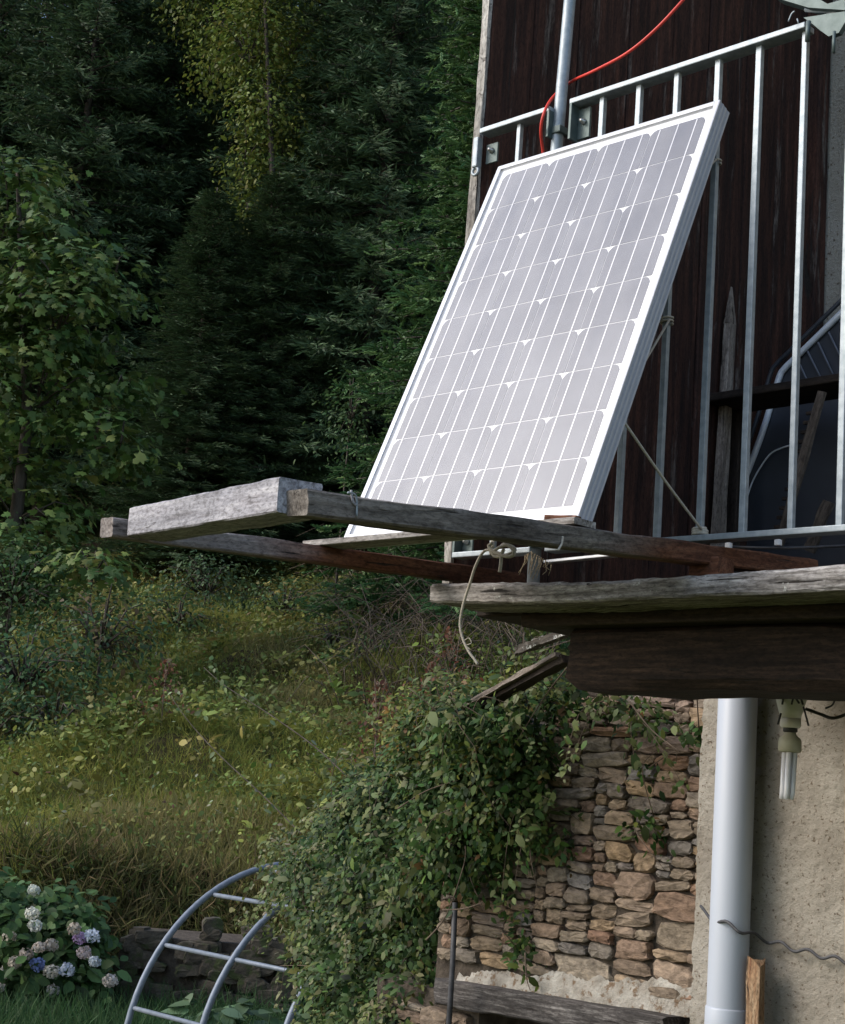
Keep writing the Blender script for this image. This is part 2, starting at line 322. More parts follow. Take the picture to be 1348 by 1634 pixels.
M['tunnel'] = basic('shaded_tunnel_steel', [(0.3, (0.11, 0.135, 0.165)), (0.7, (0.18, 0.205, 0.245))], 30, rough=0.5, bump=0.1, bscale=90, bdist=0.001, metal=0.2)  # galvanised tubes, colour darkened and blued for the shade they stand in

def glass_mat():
    m, n, l, b = nodes('panel_glass'); n.remove(b)
    tr = n.new('ShaderNodeBsdfTransparent'); gl = n.new('ShaderNodeBsdfGlossy'); gl.inputs['Roughness'].default_value = 0.33
    mp = mapped(n, l, (1, 0.25, 1)); tn = noise(n, l, mp, 14, 8, 0.7); mr = n.new('ShaderNodeMapRange'); mr.inputs[1].default_value = 0.3; mr.inputs[2].default_value = 0.7; mr.inputs[3].default_value = 0.25; mr.inputs[4].default_value = 0.43; l.new(tn.outputs[0], mr.inputs[0]); l.new(mr.outputs[0], gl.inputs['Roughness'])
    fr = n.new('ShaderNodeFresnel'); fr.inputs[0].default_value = 1.5; mx = n.new('ShaderNodeMixShader')
    ge = n.new('ShaderNodeNewGeometry'); iv = n.new('ShaderNodeMath'); iv.operation = 'SUBTRACT'; iv.inputs[0].default_value = 1.0; l.new(ge.outputs['Backfacing'], iv.inputs[1])
    mm = n.new('ShaderNodeMath'); mm.operation = 'MULTIPLY'; l.new(fr.outputs[0], mm.inputs[0]); l.new(iv.outputs[0], mm.inputs[1])
    l.new(mm.outputs[0], mx.inputs[0]); l.new(tr.outputs[0], mx.inputs[1]); l.new(gl.outputs[0], mx.inputs[2]); l.new(mx.outputs[0], n['Material Output'].inputs[0]); return m
M['glass'] = glass_mat()

def plaster_mat():
    m, n, l, b = nodes('roughcast_plaster'); mp = mapped(n, l, (1, 1, 1))
    t = noise(n, l, mp, 3.5, 8, 0.65); r = ramp(n, [(0.3, (0.3, 0.265, 0.215)), (0.55, (0.4, 0.365, 0.305)), (0.75, (0.48, 0.445, 0.385))]); l.new(t.outputs[0], r.inputs[0])
    t2 = noise(n, l, mp, 95, 6, 0.65); r2 = ramp(n, [(0.36, (1, 1, 1)), (0.42, (0, 0, 0))]); l.new(t2.outputs[0], r2.inputs[0])
    col = mixc(n, l, r.outputs[0], (0.16, 0.125, 0.09), r2.outputs[0]); l.new(col, b.inputs['Base Color'])
    t3 = noise(n, l, mp, 120, 10, 0.75); bp = n.new('ShaderNodeBump'); bp.inputs['Strength'].default_value = 1.0; bp.inputs['Distance'].default_value = 0.012
    l.new(t3.outputs[0], bp.inputs['Height']); l.new(bp.outputs[0], b.inputs['Normal']); b.inputs['Roughness'].default_value = 0.92; b.inputs['Specular IOR Level'].default_value = 0.1; return m
M['plaster'] = plaster_mat()
M['lime'] = basic('old_lime_plaster', [(0.3, (0.17, 0.145, 0.112)), (0.5, (0.32, 0.295, 0.25)), (0.7, (0.46, 0.435, 0.38))], 14, rough=0.95, bump=1.0, bscale=110, bdist=0.008, spots=(34, (0.16, 0.11, 0.07), 0.54, 0.62))
M['mortar'] = basic('earth_mortar', [(0.3, (0.03, 0.023, 0.017)), (0.7, (0.1, 0.08, 0.06))], 22, rough=1.0, bump=1.0, bscale=60, bdist=0.01)
def stone_mat():
    m, n, l, b = nodes('field_stone'); oi = n.new('ShaderNodeObjectInfo')
    r = ramp(n, [(0.0, (0.12, 0.088, 0.064)), (0.18, (0.155, 0.125, 0.092)), (0.36, (0.14, 0.085, 0.058)), (0.5, (0.2, 0.163, 0.122)), (0.63, (0.105, 0.092, 0.08)), (0.76, (0.21, 0.145, 0.085)), (0.9, (0.135, 0.125, 0.115)), (1.0, (0.17, 0.1, 0.06))])
    l.new(oi.outputs['Random'], r.inputs[0]); mp = mapped(n, l, (1, 1, 1.8))
    cb = n.new('ShaderNodeCombineXYZ'); mu = n.new('ShaderNodeMath'); mu.operation = 'MULTIPLY'; mu.inputs[1].default_value = 37.0; l.new(oi.outputs['Random'], mu.inputs[0])
    for i in range(3): l.new(mu.outputs[0], cb.inputs[i])
    ad = n.new('ShaderNodeVectorMath'); l.new(mp.outputs[0], ad.inputs[0]); l.new(cb.outputs[0], ad.inputs[1])
    t = noise(n, l, ad, 28, 8, 0.68, 0.5); r2 = ramp(n, [(0.3, (0.5, 0.49, 0.48)), (0.5, (1.35, 1.37, 1.38)), (0.7, (2.15, 2.15, 2.1))]); l.new(t.outputs[0], r2.inputs[0])
    col = mixc(n, l, r.outputs[0], r2.outputs[0], 1.0, 'MULTIPLY'); l.new(col, b.inputs['Base Color'])
    t3 = noise(n, l, ad, 60, 10, 0.7); bp = n.new('ShaderNodeBump'); bp.inputs['Strength'].default_value = 0.9; bp.inputs['Distance'].default_value = 0.008
    l.new(t3.outputs[0], bp.inputs['Height']); l.new(bp.outputs[0], b.inputs['Normal']); b.inputs['Roughness'].default_value = 0.92; b.inputs['Specular IOR Level'].default_value = 0.12; return m
M['stone'] = stone_mat()
M['mossy_shaded'] = basic('mossy_shaded_stone', [(0.3, (0.025, 0.022, 0.016)), (0.55, (0.06, 0.05, 0.036)), (0.75, (0.1, 0.085, 0.06))], 9, rough=0.95, bump=0.9, bscale=30, bdist=0.012, rand=1.0, spots=(6, (0.035, 0.045, 0.015), 0.5, 0.6))  # bank stone darkened for the shade there, plus green moss spots
def ground_mat():
    m, n, l, b = nodes('hillside_earth_and_turf'); mp = mapped(n, l, (1, 1, 1))
    t = noise(n, l, mp, 0.5, 10, 0.7); r = ramp(n, [(0.3, (0.06, 0.075, 0.022)), (0.48, (0.1, 0.115, 0.034)), (0.62, (0.13, 0.13, 0.045)), (0.78, (0.13, 0.105, 0.052))]); l.new(t.outputs[0], r.inputs[0])
    g = n.new('ShaderNodeNewGeometry'); sx = n.new('ShaderNodeSeparateXYZ'); l.new(g.outputs['True Normal'], sx.inputs[0])
    r2 = ramp(n, [(0.72, (1, 1, 1)), (0.88, (0, 0, 0))]); l.new(sx.outputs[2], r2.inputs[0])
    t4 = noise(n, l, mp, 9, 8, 0.7); r4 = ramp(n, [(0.3, (0.02, 0.015, 0.01)), (0.7, (0.09, 0.065, 0.042))]); l.new(t4.outputs[0], r4.inputs[0])
    col = mixc(n, l, r.outputs[0], r4.outputs[0], r2.outputs[0]); l.new(col, b.inputs['Base Color'])
    t3 = noise(n, l, mp, 7, 10, 0.75); bp = n.new('ShaderNodeBump'); bp.inputs['Strength'].default_value = 1.0; bp.inputs['Distance'].default_value = 0.12
    l.new(t3.outputs[0], bp.inputs['Height']); l.new(bp.outputs[0], b.inputs['Normal']); b.inputs['Roughness'].default_value = 1.0; b.inputs['Specular IOR Level'].default_value = 0.05; return m
M['ground'] = ground_mat()

# ================================================================== THE SETTING
WT = [-400, 0, 6, 12.5, 13.3, 20, 32, 60, 120, 300, 600]
ZT = [0.0, 0.0, -0.05, -0.25, 0.74, 2.45, 5.6, 17.0, 42.0, 110.0, 120.0]
def hill(w, s):
    w = np.asarray(w, float); s = np.asarray(s, float)
    wob = 0.35*np.sin(s*0.7)+0.2*np.sin(s*1.9+1)
    z = np.interp(w+wob*np.clip((w-9)/3, 0, 1), WT, ZT)
    k = np.clip((w-13)/4, 0, 1)
    z = z+0.11*np.clip(s+2.5, -14, 8)*np.clip((w-14)/8, 0, 1)
    return z+k*(0.22*np.sin(w*0.9+s*0.6)+0.14*np.sin(w*2.1-s*1.3)+0.07*np.sin(w*4.3+s*3.7))+0.02*np.sin(w*3+s*2)
def gpt(px, w):
    """ground point seen under image column px (at the horizon) at distance w"""
    s = w*(px-674)/2430.0; x, y = ws(w, s); return Vector((x, y, float(hill(w, s))))
wv = np.concatenate([[-400, -150, -50, -15], np.arange(-4, 12, 0.8), np.arange(12, 14.4, 0.12), np.arange(14.5, 36, 0.4), np.arange(37, 70, 1.5), [75, 85, 100, 120, 160, 220, 300, 420, 600]])
sv = np.concatenate([[-500, -200, -90, -50, -30, -20], np.arange(-15, 8.1, 0.4), [10, 14, 20, 35, 60, 120, 300, 500]])
Wg, Sg = np.meshgrid(wv, sv, indexing='ij'); Zg = hill(Wg, Sg); Xg, Yg = ws(Wg, Sg)
v = np.stack([Xg, Yg, Zg], -1).reshape(-1, 3); nw, ns = Wg.shape
f = [(i*ns+j, i*ns+j+1, (i+1)*ns+j+1, (i+1)*ns+j) for i in range(nw-1) for j in range(ns-1)]
g = link('ground', mesh('ground', v, f, True), M['ground']); tag(g, kind='structure')
me = g.data
if me.polygons[len(me.polygons)//2].normal.z < 0: me.flip_normals()

# ------------------------------------------------------------------ house: plaster wall behind the balcony
WALL_Y = 3.64
house = thing('house', 'old house with pitted beige roughcast wall behind the balcony', 'house', (1.5, 5, 0))
def rough_wall(name, x0, x1, z0, z1, y, step, amp, mat, parent, seed):
    g2 = np.random.default_rng(seed); nx = int((x1-x0)/step)+1; nz = int((z1-z0)/step)+1
    a = g2.normal(0, 1, (nz, nx)); b = a.copy()
    for k in range(1): b = (b+np.roll(b, 1, 0)+np.roll(b, -1, 0)+np.roll(b, 1, 1)+np.roll(b, -1, 1))/5
    b /= b.std(); cc = g2.normal(0, 1, (nz, nx))
    for k in range(14): cc = (cc+np.roll(cc, 1, 0)+np.roll(cc, -1, 0)+np.roll(cc, 1, 1)+np.roll(cc, -1, 1))/5
    cc /= cc.std()
    dep = amp*(0.5*b+0.35*cc)-amp*1.6*np.clip(b-1.3, 0, 2); X, Z = np.meshgrid(np.linspace(x0, x1, nx), np.linspace(z0, z1, nz))
    V = np.stack([X, y-dep, Z], -1).reshape(-1, 3)
    F = [(i*nx+j, i*nx+j+1, (i+1)*nx+j+1, (i+1)*nx+j) for i in range(nz-1) for j in range(nx-1)]
    return link(name, mesh(name, V, F, True), mat, parent)
rough_wall('wall', -2.42, -1.1, 0.78, 1.98, WALL_Y, 0.006, 0.003, M['plaster'], house, 3)
wb = [box_me(-2.415, 6, WALL_Y+0.016, 8.5, -0.3, 1.99), box_me(-2.12, 6, WALL_Y, 8.5, 1.99, 6.2)]
link('wall', wb[0], M['plaster'], house); link('wall', wb[1], M['plaster'], house)
rough_wall('corner_plaster', -2.46, -2.40, 0.78, 1.96, WALL_Y+0.03, 0.012, 0.006, M['plaster'], house, 5)
roof = link('roof', box_me(-2.6, 6.4, 3.3, 8.9, 6.2, 6.4), M['wood_under'], house)

# ------------------------------------------------------------------ rubble stone wall under the balcony
SY = 3.87
sw = thing('rubble_stone_wall', 'rubble stone wall of tan and rust stones half hidden by the climbing vine', 'stone wall', (-3.05, SY, 0))
link('mortar_core', box_me(-3.62, -3.1, SY+0.013, SY+0.45, 0.94, 1.8), M['mortar'], sw); link('mortar_core', box_me(-3.1, -2.40, SY+0.013, SY+0.45, 0.94, 1.97), M['mortar'], sw)
link('jamb', box_me(-2.72, -2.40, SY+0.012, SY+0.45, -0.2, 0.93), M['lime'], sw)
link('jamb', box_me(-3.9, -3.42, SY+0.02, SY+0.45, -0.2, 0.93), M['mortar'], sw)
def stone_mesh(w, h, d, g2):
    k = 14; ang = np.linspace(0, 2*np.pi, k, endpoint=False)+g2.uniform(0, 0.5); p = g2.uniform(3.5, 10)
    c = np.cos(ang); s = np.sin(ang); r = (np.abs(c)**p+np.abs(s)**p)**(-1/p); r *= 1+g2.normal(-0.01, 0.05, k); x_sk = g2.normal(0, 0.18); z_sk = g2.normal(0, 0.05)
    x = r*c*w/2; z = r*s*h/2; x, z = x+z*x_sk, z+x*z_sk; V = []; tilt = g2.normal(0, 0.05)
    for sc, y in ((0.97, d), (1.0, 0.004), (0.975, -0.006), (0.84, -0.009)):
        V += [(x[i]*sc+g2.normal(0, 0.0012), y+tilt*x[i]+g2.normal(0, 0.0026), z[i]*sc+g2.normal(0, 0.0012)) for i in range(k)]
    V.append((g2.normal(0, w*0.08), -0.014+g2.normal(0, 0.003), g2.normal(0, h*0.08))); F = []
    for q in range(3):
        for i in range(k): F.append((q*k+i, q*k+(i+1) % k, (q+1)*k+(i+1) % k, (q+1)*k+i)[::-1])
    for i in range(k): F.append((3*k+i, 3*k+(i+1) % k, 4*k)[::-1])
    me = mesh('stone', V, F); return me
def lay_stones(parent, x0, x1, z0, z1, y, cell=0.0125, seed=1, skip=None, yslope=0.0, big=1.0):
    g2 = np.random.default_rng(seed); nx = int((x1-x0)/cell); nz = int((z1-z0)/cell); occ = np.zeros((nz, nx), bool); cnt = 0
    for iz in range(nz):
        for ix in range(nx):
            if occ[iz, ix]: continue
            t = g2.uniform()
            if t < 0.13: w, h = g2.integers(12, 20), g2.integers(5, 8)
            elif t < 0.82: w, h = g2.integers(7, 15), g2.integers(3, 5)
            else: w, h = g2.integers(4, 7), g2.integers(2, 4)
            w = int(w*big); h = int(max(2, h*big)); w2 = 0
            while w2 < w and ix+w2 < nx and not occ[iz, ix+w2]: w2 += 1
            w = w2; h = min(h, nz-iz)
            if ix+w2 < nx and not occ[iz, ix+w2]:
                gap = 0
                while ix+w+gap < nx and not occ[iz, ix+w+gap] and gap < 4: gap += 1
                if gap < 4: w += gap
            h = min(max(2, min(h, int(w*0.75))), nz-iz)
            if nx-ix-w in (1, 2): w = min(nx-ix, w)
            while occ[iz:iz+h, ix:ix+w].any(): h -= 1
            occ[iz:iz+h, ix:ix+w] = True
            cx, cz = x0+(ix+w/2)*cell, z0+(iz+h/2)*cell
            if skip and skip(cx, cz): continue
            wd, hd = w*cell-g2.uniform(0.001, 0.005), h*cell-g2.uniform(0.001, 0.006)
            if wd < 0.014 or hd < 0.012: continue
            m = stone_mesh(wd, hd, 0.05, g2)
            mt = Matrix.Translation((cx, y+yslope*(cx-x0)+g2.normal(0, 0.006), cz)) @ Matrix.Rotation(g2.normal(0, 0.045), 4, 'Y') @ Matrix.Rotation(g2.normal(0, 0.05), 4, 'Z')
            link('stone', m, M['stone'], parent, mt); cnt += 1
    return cnt
NS = lay_stones(sw, -3.6, -2.42, 1.035, 1.99, SY, seed=4, cell=0.0118, skip=lambda cx, cz: cz > 1.96-0.4*max(0.0, -2.95-cx))
# lime plaster patch above the lintel, ragged upper edge
def ragged_patch(name, x0, x1, zlow, ztop, y, mat, parent, seed, step=0.008, amp=0.0016):
    g2 = np.random.default_rng(seed); nx = int((x1-x0)/step)+1; zt = np.zeros(nx); a = g2.normal(0, 1, nx)
    a = a*0.1+1.5*np.convolve(g2.normal(0, 1, nx+8), np.ones(9)/9, 'valid')
    V = []; F = []; nz = 18
    for i in range(nx):
        x = x0+i*step; top = ztop(x)+a[i]*0.014; lo = zlow(x)
        for k in range(nz):
            t = k/(nz-1); rel = 0.012*(1-t**2.5)-0.004; V.append((x+g2.normal(0, .0012), y-amp*g2.normal(0, 0.35)-rel, lo+(top-lo)*t+g2.normal(0, .0012)))
    for i in range(nx-1):
        for k in range(nz-1): F.append((i*nz+k, (i+1)*nz+k, (i+1)*nz+k+1, i*nz+k+1))
    return link(name, mesh(name, V, F, True), mat, parent)
ragged_patch('lime_patch', -3.5, -2.41, lambda x: 0.97+0.03*(x+3.5), lambda x: 1.005+0.1*(x+3.5), SY-0.006, M['lime'], sw, 8)
beam('lintel', (-3.56, SY+0.03, 0.935), (-2.62, SY+0.0, 0.955), 0.16, 0.085, M['wood_black'], sw, seg=26, jit=0.004, endj=0.01)
link('lower_plaster', box_me(-2.66, -2.40, SY-0.012, SY+0.01, 0.2, 0.97), M['lime'], sw)
for k in range(5):
    lay_stones(sw, -3.78, -3.44, 0.55, 0.88, SY, seed=40+k, big=1.5) if k == 0 else None
pp = thing('rusty_pipe', 'thin dark pipe standing in front of the stone wall beside the vine', 'pipe', at(715, 1634, 1, 3.74))
tube('pipe', [at(726, 1440, 1, 3.74), at(722, 1540, 1, 3.74), (at(718, 1634, 1, 3.74).x, 3.74, 0.1)], 0.009, M['black_cable'], pp)

# ------------------------------------------------------------------ plank screen at the balcony end
SX = -2.13
scr = thing('plank_screen', 'dark brown plank screen closing the far end of the balcony', 'screen', (SX-0.02, 2.95, 2.0))
ys = [2.257, 2.40, 2.56, 2.75, 2.93, 3.09, 3.27, 3.43, 3.575]
for i in range(len(ys)-1):
    yc = (ys[i]+ys[i+1])/2; w = ys[i+1]-ys[i]-0.004
    beam('plank', (SX-0.013+rng.normal(0, 0.0015), yc, 2.0), (SX-0.013+rng.normal(0, 0.0015), yc+rng.normal(0, 0.002), 5.2), w, 0.024, M['plank'], scr, up=(1, 0, 0), seg=30, jit=0.0007, ch=0.003)
beam('corner_post', (SX+0.012, 3.605, 2.0), (SX+0.012, 3.605, 5.2), 0.056, 0.06, M['plank'], scr, up=(1, 0, 0), seg=24, jit=0.001)
beam('edge_batten', (SX-0.013, 2.2505, 2.0), (SX-0.013, 2.2505, 5.2), 0.009, 0.02, M['plank_edge'], scr, up=(1, 0, 0), seg=60, jit=0.0022)
# ------------------------------------------------------------------ balcony deck
deck = thing('balcony_deck', 'timber balcony deck with weathered grey edge plank over a dark beam', 'balcony', (-0.5, 2.9, 1.9))
def edge_plank():
    # slightly sagging and lifting to the right
    pts = [(-2.085, 1.974), (-1.9, 1.967), (-1.7, 1.962), (-1.5, 1.964), (-1.3, 1.966), (-1.1, 1.97), (-0.6, 1.972), (0.5, 1.974), (2.2, 1.975)]
    xs = np.concatenate([np.linspace(-2.085, -1.0, 60), np.linspace(-0.9, 2.2, 20)]); V = []; F = []
    px = [p[0] for p in pts]; pz = [p[1] for p in pts]; n = 12
    for i, x in enumerate(xs):
        zc = np.interp(x, px, pz); hh = 0.019+0.0012*math.sin(x*9)+rng.normal(0, 0.0006); w = 0.075
        if i == 0: hh *= 0.9
        ring = [(-w, -hh+.004), (-w+.004, -hh), (0, -hh), (w-.004, -hh), (w, -hh+.004), (w, 0), (w, hh-.004), (w-.004, hh), (0, hh), (-w+.005, hh), (-w, hh-.006), (-w, 0)]
        for (a, b) in ring: V.append((x, a+rng.normal(0, 0.0006), zc-1.965+b+rng.normal(0, 0.0004)))
    for i in range(len(xs)-1):
        for j in range(n): F.append((i*n+j, i*n+(j+1) % n, (i+1)*n+(j+1) % n, (i+1)*n+j)[::-1])
    F.append(tuple(range(n))); F.append(tuple(reversed([(len(xs)-1)*n+j for j in range(n)])))
    em = mesh('edge_plank', V, F, True); em.set_sharp_from_angle(angle=rad(35)); return link('edge_plank', em, M['wood_deck'], deck, Matrix.Translation((0, 2.22, 1.965)))
edge_plank()
yy = 2.302
for i in range(8):
    wd = 0.165; z = 1.966+rng.normal(0, 0.002)
    beam('deck_board', (-2.10+rng.normal(0, 0.01), yy+wd/2, z), (2.2, yy+wd/2, z), wd-0.006, 0.034, M['wood_yellow'] if i == 2 else M['wood_under'], deck, jit=0.0008)  # one board pale yellow: its lit look is put into the colour
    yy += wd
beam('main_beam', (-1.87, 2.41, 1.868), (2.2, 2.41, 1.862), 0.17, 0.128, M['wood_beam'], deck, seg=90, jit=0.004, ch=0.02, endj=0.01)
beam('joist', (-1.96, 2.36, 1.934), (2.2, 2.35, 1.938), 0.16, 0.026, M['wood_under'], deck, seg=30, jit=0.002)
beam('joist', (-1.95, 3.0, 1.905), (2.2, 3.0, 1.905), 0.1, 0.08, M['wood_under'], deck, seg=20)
for x in (-1.83,):
    beam('bracket', (x-0.045, 2.37, 1.90), (x+0.03, 2.36, 1.83), 0.05, 0.04, M['wood_beam'], deck, seg=10, jit=0.003)
for px, py in ((853, 943), (1113, 925), (1262, 917), (938, 933)):
    p = at(px, py, 1, 2.146); box('nail_hole', (p.x-.003, 2.1452, p.z-.003), (p.x+.003, 2.15, p.z+.003), M['wood_black'], deck, 0.001)

# ================================================================== RAILING
RY = 2.244
rail = thing('balcony_railing', 'galvanised steel balcony railing with square upright bars', 'railing', (-1.3, RY, 2.05))
ZT_, ZB_ = 2.987, 2.064
def flat(name, x0, x1, z, parent=rail, h=0.011, w=0.034): return box(name, (x0, RY-w/2, z-h/2), (x1, RY+w/2, z+h/2), M['galv'], parent, 0.0018)
flat('top_rail', -2.118, -1.925, ZT_); flat('top_rail', -1.872, -1.335, ZT_); flat('top_rail', -1.325, 1.6, ZT_+0.002)
flat('bottom_rail', -2.112, -1.905, ZB_); flat('bottom_rail', -1.868, 1.6, ZB_)
bars = [-2.016, -1.7975, -1.7075, -1.6175, -1.5245, -1.4365, -1.3415, -1.2505]+[-1.16+0.091*i for i in range(28)]
for x in bars:
    box('bar', (x-0.0055+rng.normal(0, .0006), RY-0.0055, ZB_+0.0055), (x+0.0055+rng.normal(0, .0006), RY+0.0055, ZT_-0.0055), M['galv'], rail, 0.0012)
# end plates where the two railing sections meet the tall pole and the screen
for (x, y0, y1, z0, z1) in ((-1.927, RY-.017, RY+.017, 2.925, 2.984), (-1.868, RY-.017, RY+.03, 2.905, 2.984), (-1.903, RY-.017, RY+.017, 2.069, 2.11), (-1.866, RY-.017, RY+.017, 2.069, 2.11), (-2.109, RY-.017, RY+.02, 2.069, 2.115)):
    box('end_plate', (x-.003, y0, z0), (x+.003, y1, z1), M['galv_dull'], rail, 0.001)
bp = box('clamp_plate', (-1.866, RY+.006, 2.91), (-1.835, RY+.012, 2.975), M['galv_dull'], rail, 0.001)
bolt_me = lathe_me([(0.0065, 0), (0.0065, 0.004), (0.004, 0.005), (0.004, 0.012)], 6)
bolt_me.materials.append(M['bolt'])
def bolt(x, y, z, parent, toX=False):
    m = Matrix.Translation((x, y, z)) @ (Matrix.Rotation(rad(90), 4, 'Y') if toX else Matrix.Rotation(rad(90), 4, 'X'))
    link('bolt', bolt_me, None, parent, m)
bolt(-1.849, RY+.006, 2.945, rail); bolt(-2.098, RY+.006, 2.945, rail)
box('clamp_plate', (-2.115, RY+.006, 2.918), (-2.083, RY+.011, 2.962), M['galv_dull'], rail, 0.001)
box('clamp_plate', (-2.106, RY+.006, 2.072), (-2.078, RY+.011, 2.112), M['galv_dull'], rail, 0.001); bolt(-2.092, RY+.006, 2.094, rail)
# strap that hooks the railing round the screen edge
hook = thing('screen_hook', 'small pale steel hook fixing the railing end to the plank screen', 'hook', (-2.128, 2.235, 2.9))
box('plate', (-2.1335, 2.226, 2.907), (-2.1195, 2.2425, 2.975), M['galv'], hook, 0.003)
ringp = [(-2.127+0.0085*math.sin(a), 2.233, 2.899+0.0085*math.cos(a)) for a in np.linspace(0, 5.9, 14)]
tube('ring', ringp, 0.0035, M['galv'], hook, 8)
# corner clamp at the upper right
cl = thing('rail_clamp', 'dull green-grey steel clamp joining the handrail at upper right', 'clamp', (-1.33, RY, 2.99))
def plate_poly(name, pts, th, nrm, mat, parent):
    n = len(pts); d = Vector(nrm).normalized()*th; P = [Vector(p) for p in pts]
    V = [p for p in P]+[p+d for p in P]; F = [tuple(range(n))[::-1], tuple(range(n, 2*n))]+[(i, (i+1) % n, n+(i+1) % n, n+i) for i in range(n)]
    b = P[0]; me = mesh(name, [q-b for q in V], F); o = link(name, me, mat, parent, Matrix.Translation(b)); return o
def pc(x, y, Y=RY-0.03): return at(x, y, 1, Y)
plate_poly('saddle', [pc(1236, -4), pc(1290, 12), pc(1348, 16), pc(1348, -2), pc(1320, 6), pc(1296, -8), pc(1262, -14)], 0.03, (0, 1, 0.0), M['galv_dull'], cl)
plate_poly('jaw', [pc(1282, 28), pc(1348, 18), pc(1349, 34), pc(1338, 52), pc(1322, 58), pc(1308, 48), pc(1294, 36)], 0.012, (0, 1, 0), M['galv_dull'], cl)
tube('clamp_bar', [pc(1286, 14, RY-.012), pc(1348, 18, RY-.012), pc(1420, 12, RY-.012)], 0.006, M['galv'], cl)
tube('clamp_bolt', [pc(1290, 34), pc(1288, 66)], 0.0045, M['galv_dull'], cl); tube('clamp_bolt', [pc(1331, 50), pc(1330, 84)], 0.003, M['galv_dull'], cl)
tube('wire_end', [pc(1258, 34), pc(1263, 22), pc(1268, 18)], 0.0014, M['galv'], cl, 6, 4)
tube('wire_end', [pc(1274, 37), pc(1272, 30)], 0.0014, M['galv'], cl, 6)

# tall pole
pole = thing('steel_pole', 'tall round steel pole rising from the deck behind the solar panel', 'pole', (-1.91, 2.254, 1.99))
tube('pole', [at(851, 925, 1, 2.254)+Vector((0, 0, -0.01)), at(866, 600, 1, 2.254), at(888, 235, 1, 2.254), at(909, 0, 1, 2.254), at(909, 0, 1, 2.254)+Vector((0.03, 0, 0.9))], 0.0125, M['galv'], pole, 20)
box('clamp_strap', (-1.935, 2.238, 2.935), (-1.902, 2.27, 2.95), M['galv_dull'], pole, 0.002)
# red cable
rc = [at(x, y, 1, Y) for x, y, Y in ((1150, -70, 2.26), (1090, 0, 2.22), (1045, 48, 2.21), (1000, 85, 2.21), (950, 112, 2.24), (910, 131, 2.276), (885, 152, 2.262), (870, 175, 2.215), (863, 205, 2.218), (866, 240, 2.25), (872, 290, 2.275))]
o = tube('red_cable', rc, 0.0032, M['red'], None, 10, 8); tag(o, 'red electric cable looping down past the tall pole behind the panel', 'cable')

# ================================================================== SOLAR PANEL
PW, PH, PD = 0.541, 0.918, 0.034
TLp = Vector((-2.036, 2.206, 2.878)); BLp = Vector((-2.036, 1.8565, 2.030))
ydir = (TLp-BLp).normalized(); xdir = Vector((1, 0, 0)); zdir = xdir.cross(ydir)
PM = Matrix(((xdir.x, ydir.x, zdir.x, BLp.x), (xdir.y, ydir.y, zdir.y, BLp.y), (xdir.z, ydir.z, zdir.z, BLp.z), (0, 0, 0, 1)))
sp = thing('solar_panel', 'tilted solar panel with pale grey cells and white metal frame', 'solar panel', mat=PM)
fw = 0.0105
def lbox(name, a, b, mat, bev=0.0008, parent=sp):
    c = Vector([(a[i]+b[i])/2 for i in range(3)]); h = [abs(a[i]-b[i])/2 for i in range(3)]
    me = box_me(-h[0], h[0], -h[1], h[1], -h[2], h[2], bev)
    if parent is sp: return child_local(name, me, mat, sp, Matrix.Translation(c))
    return child_local(name, me, mat, parent, Matrix.Translation(c-LC[parent]))
LC = {}
def fr(name, a, b):
    o = lbox(name, a, b, M['alu']); LC[o] = Vector([(a[i]+b[i])/2 for i in range(3)]); return o
sides = [fr('frame_side', (0, 0, -PD), (fw, PH, 0)), fr('frame_side', (PW-fw, 0, -PD), (PW, PH, 0)), fr('frame_side', (fw, PH-fw, -PD), (PW-fw, PH, 0)), fr('frame_side', (fw, 0, -PD), (PW-fw, fw, 0))]
for (o, x0, x1) in ((sides[1], PW, PW+0.0012), (sides[0], -0.0012, 0)):      # raised ribs leave two grooves along the side
    for z in (-0.0022, -0.0125, -0.0225, -0.0335): lbox('rib', (x0, 0.001, z-0.0024), (x1, PH-0.001, z+0.0018), M['alu'], 0.0003, o)
    for z0, z1 in ((-0.0101, -0.0047), (-0.0203, -0.0149), (-0.0312, -0.0251)): lbox('groove', (x0 if x0 > 0 else -0.0004, 0.001, z0), (PW+0.0004 if x0 > 0 else 0, PH-0.001, z1), M['alu_groove'], 0.0001, o)
lbox('backsheet', (fw, fw, -0.0085), (PW-fw, PH-fw, -0.0062), M['backsheet'], 0.0001)
# cells: upper corners cut
mx_, mt_, mb_ = 0.0225, 0.0265, 0.0315
pxs = (PW-2*mx_)/4; pys = (PH-mt_-mb_)/9; cw, chh = pxs-0.0016, pys-0.0018; cut = 0.0115
co = [(-cw/2, -chh/2), (cw/2, -chh/2), (cw/2, chh/2-cut), (cw/2-cut*0.45, chh/2-cut*0.28), (cw/2-cut, chh/2), (-cw/2+cut, chh/2), (-cw/2+cut*0.45, chh/2-cut*0.28), (-cw/2, chh/2-cut)]
n8 = len(co); V = [(a, b, 0) for a, b in co]+[(a, b, 0.0006) for a, b in co]
cell_me = mesh('cell', V, [tuple(range(n8))[::-1], tuple(range(n8, 2*n8))]+[(i, (i+1) % n8, n8+(i+1) % n8, n8+i) for i in range(n8)]); cell_me.materials.append(M['cell'])
for i in range(4):
    for j in range(9):
        child_local('cell', cell_me, None, sp, Matrix.Translation((mx_+(i+0.5)*pxs, mb_+(j+0.5)*pys, -0.0061)))
bb_me = box_me(-0.00105, 0.00105, -(PH-mt_-mb_)/2+0.001, (PH-mt_-mb_)/2-0.003, 0, 0.0004); bb_me.materials.append(M['busbar'])
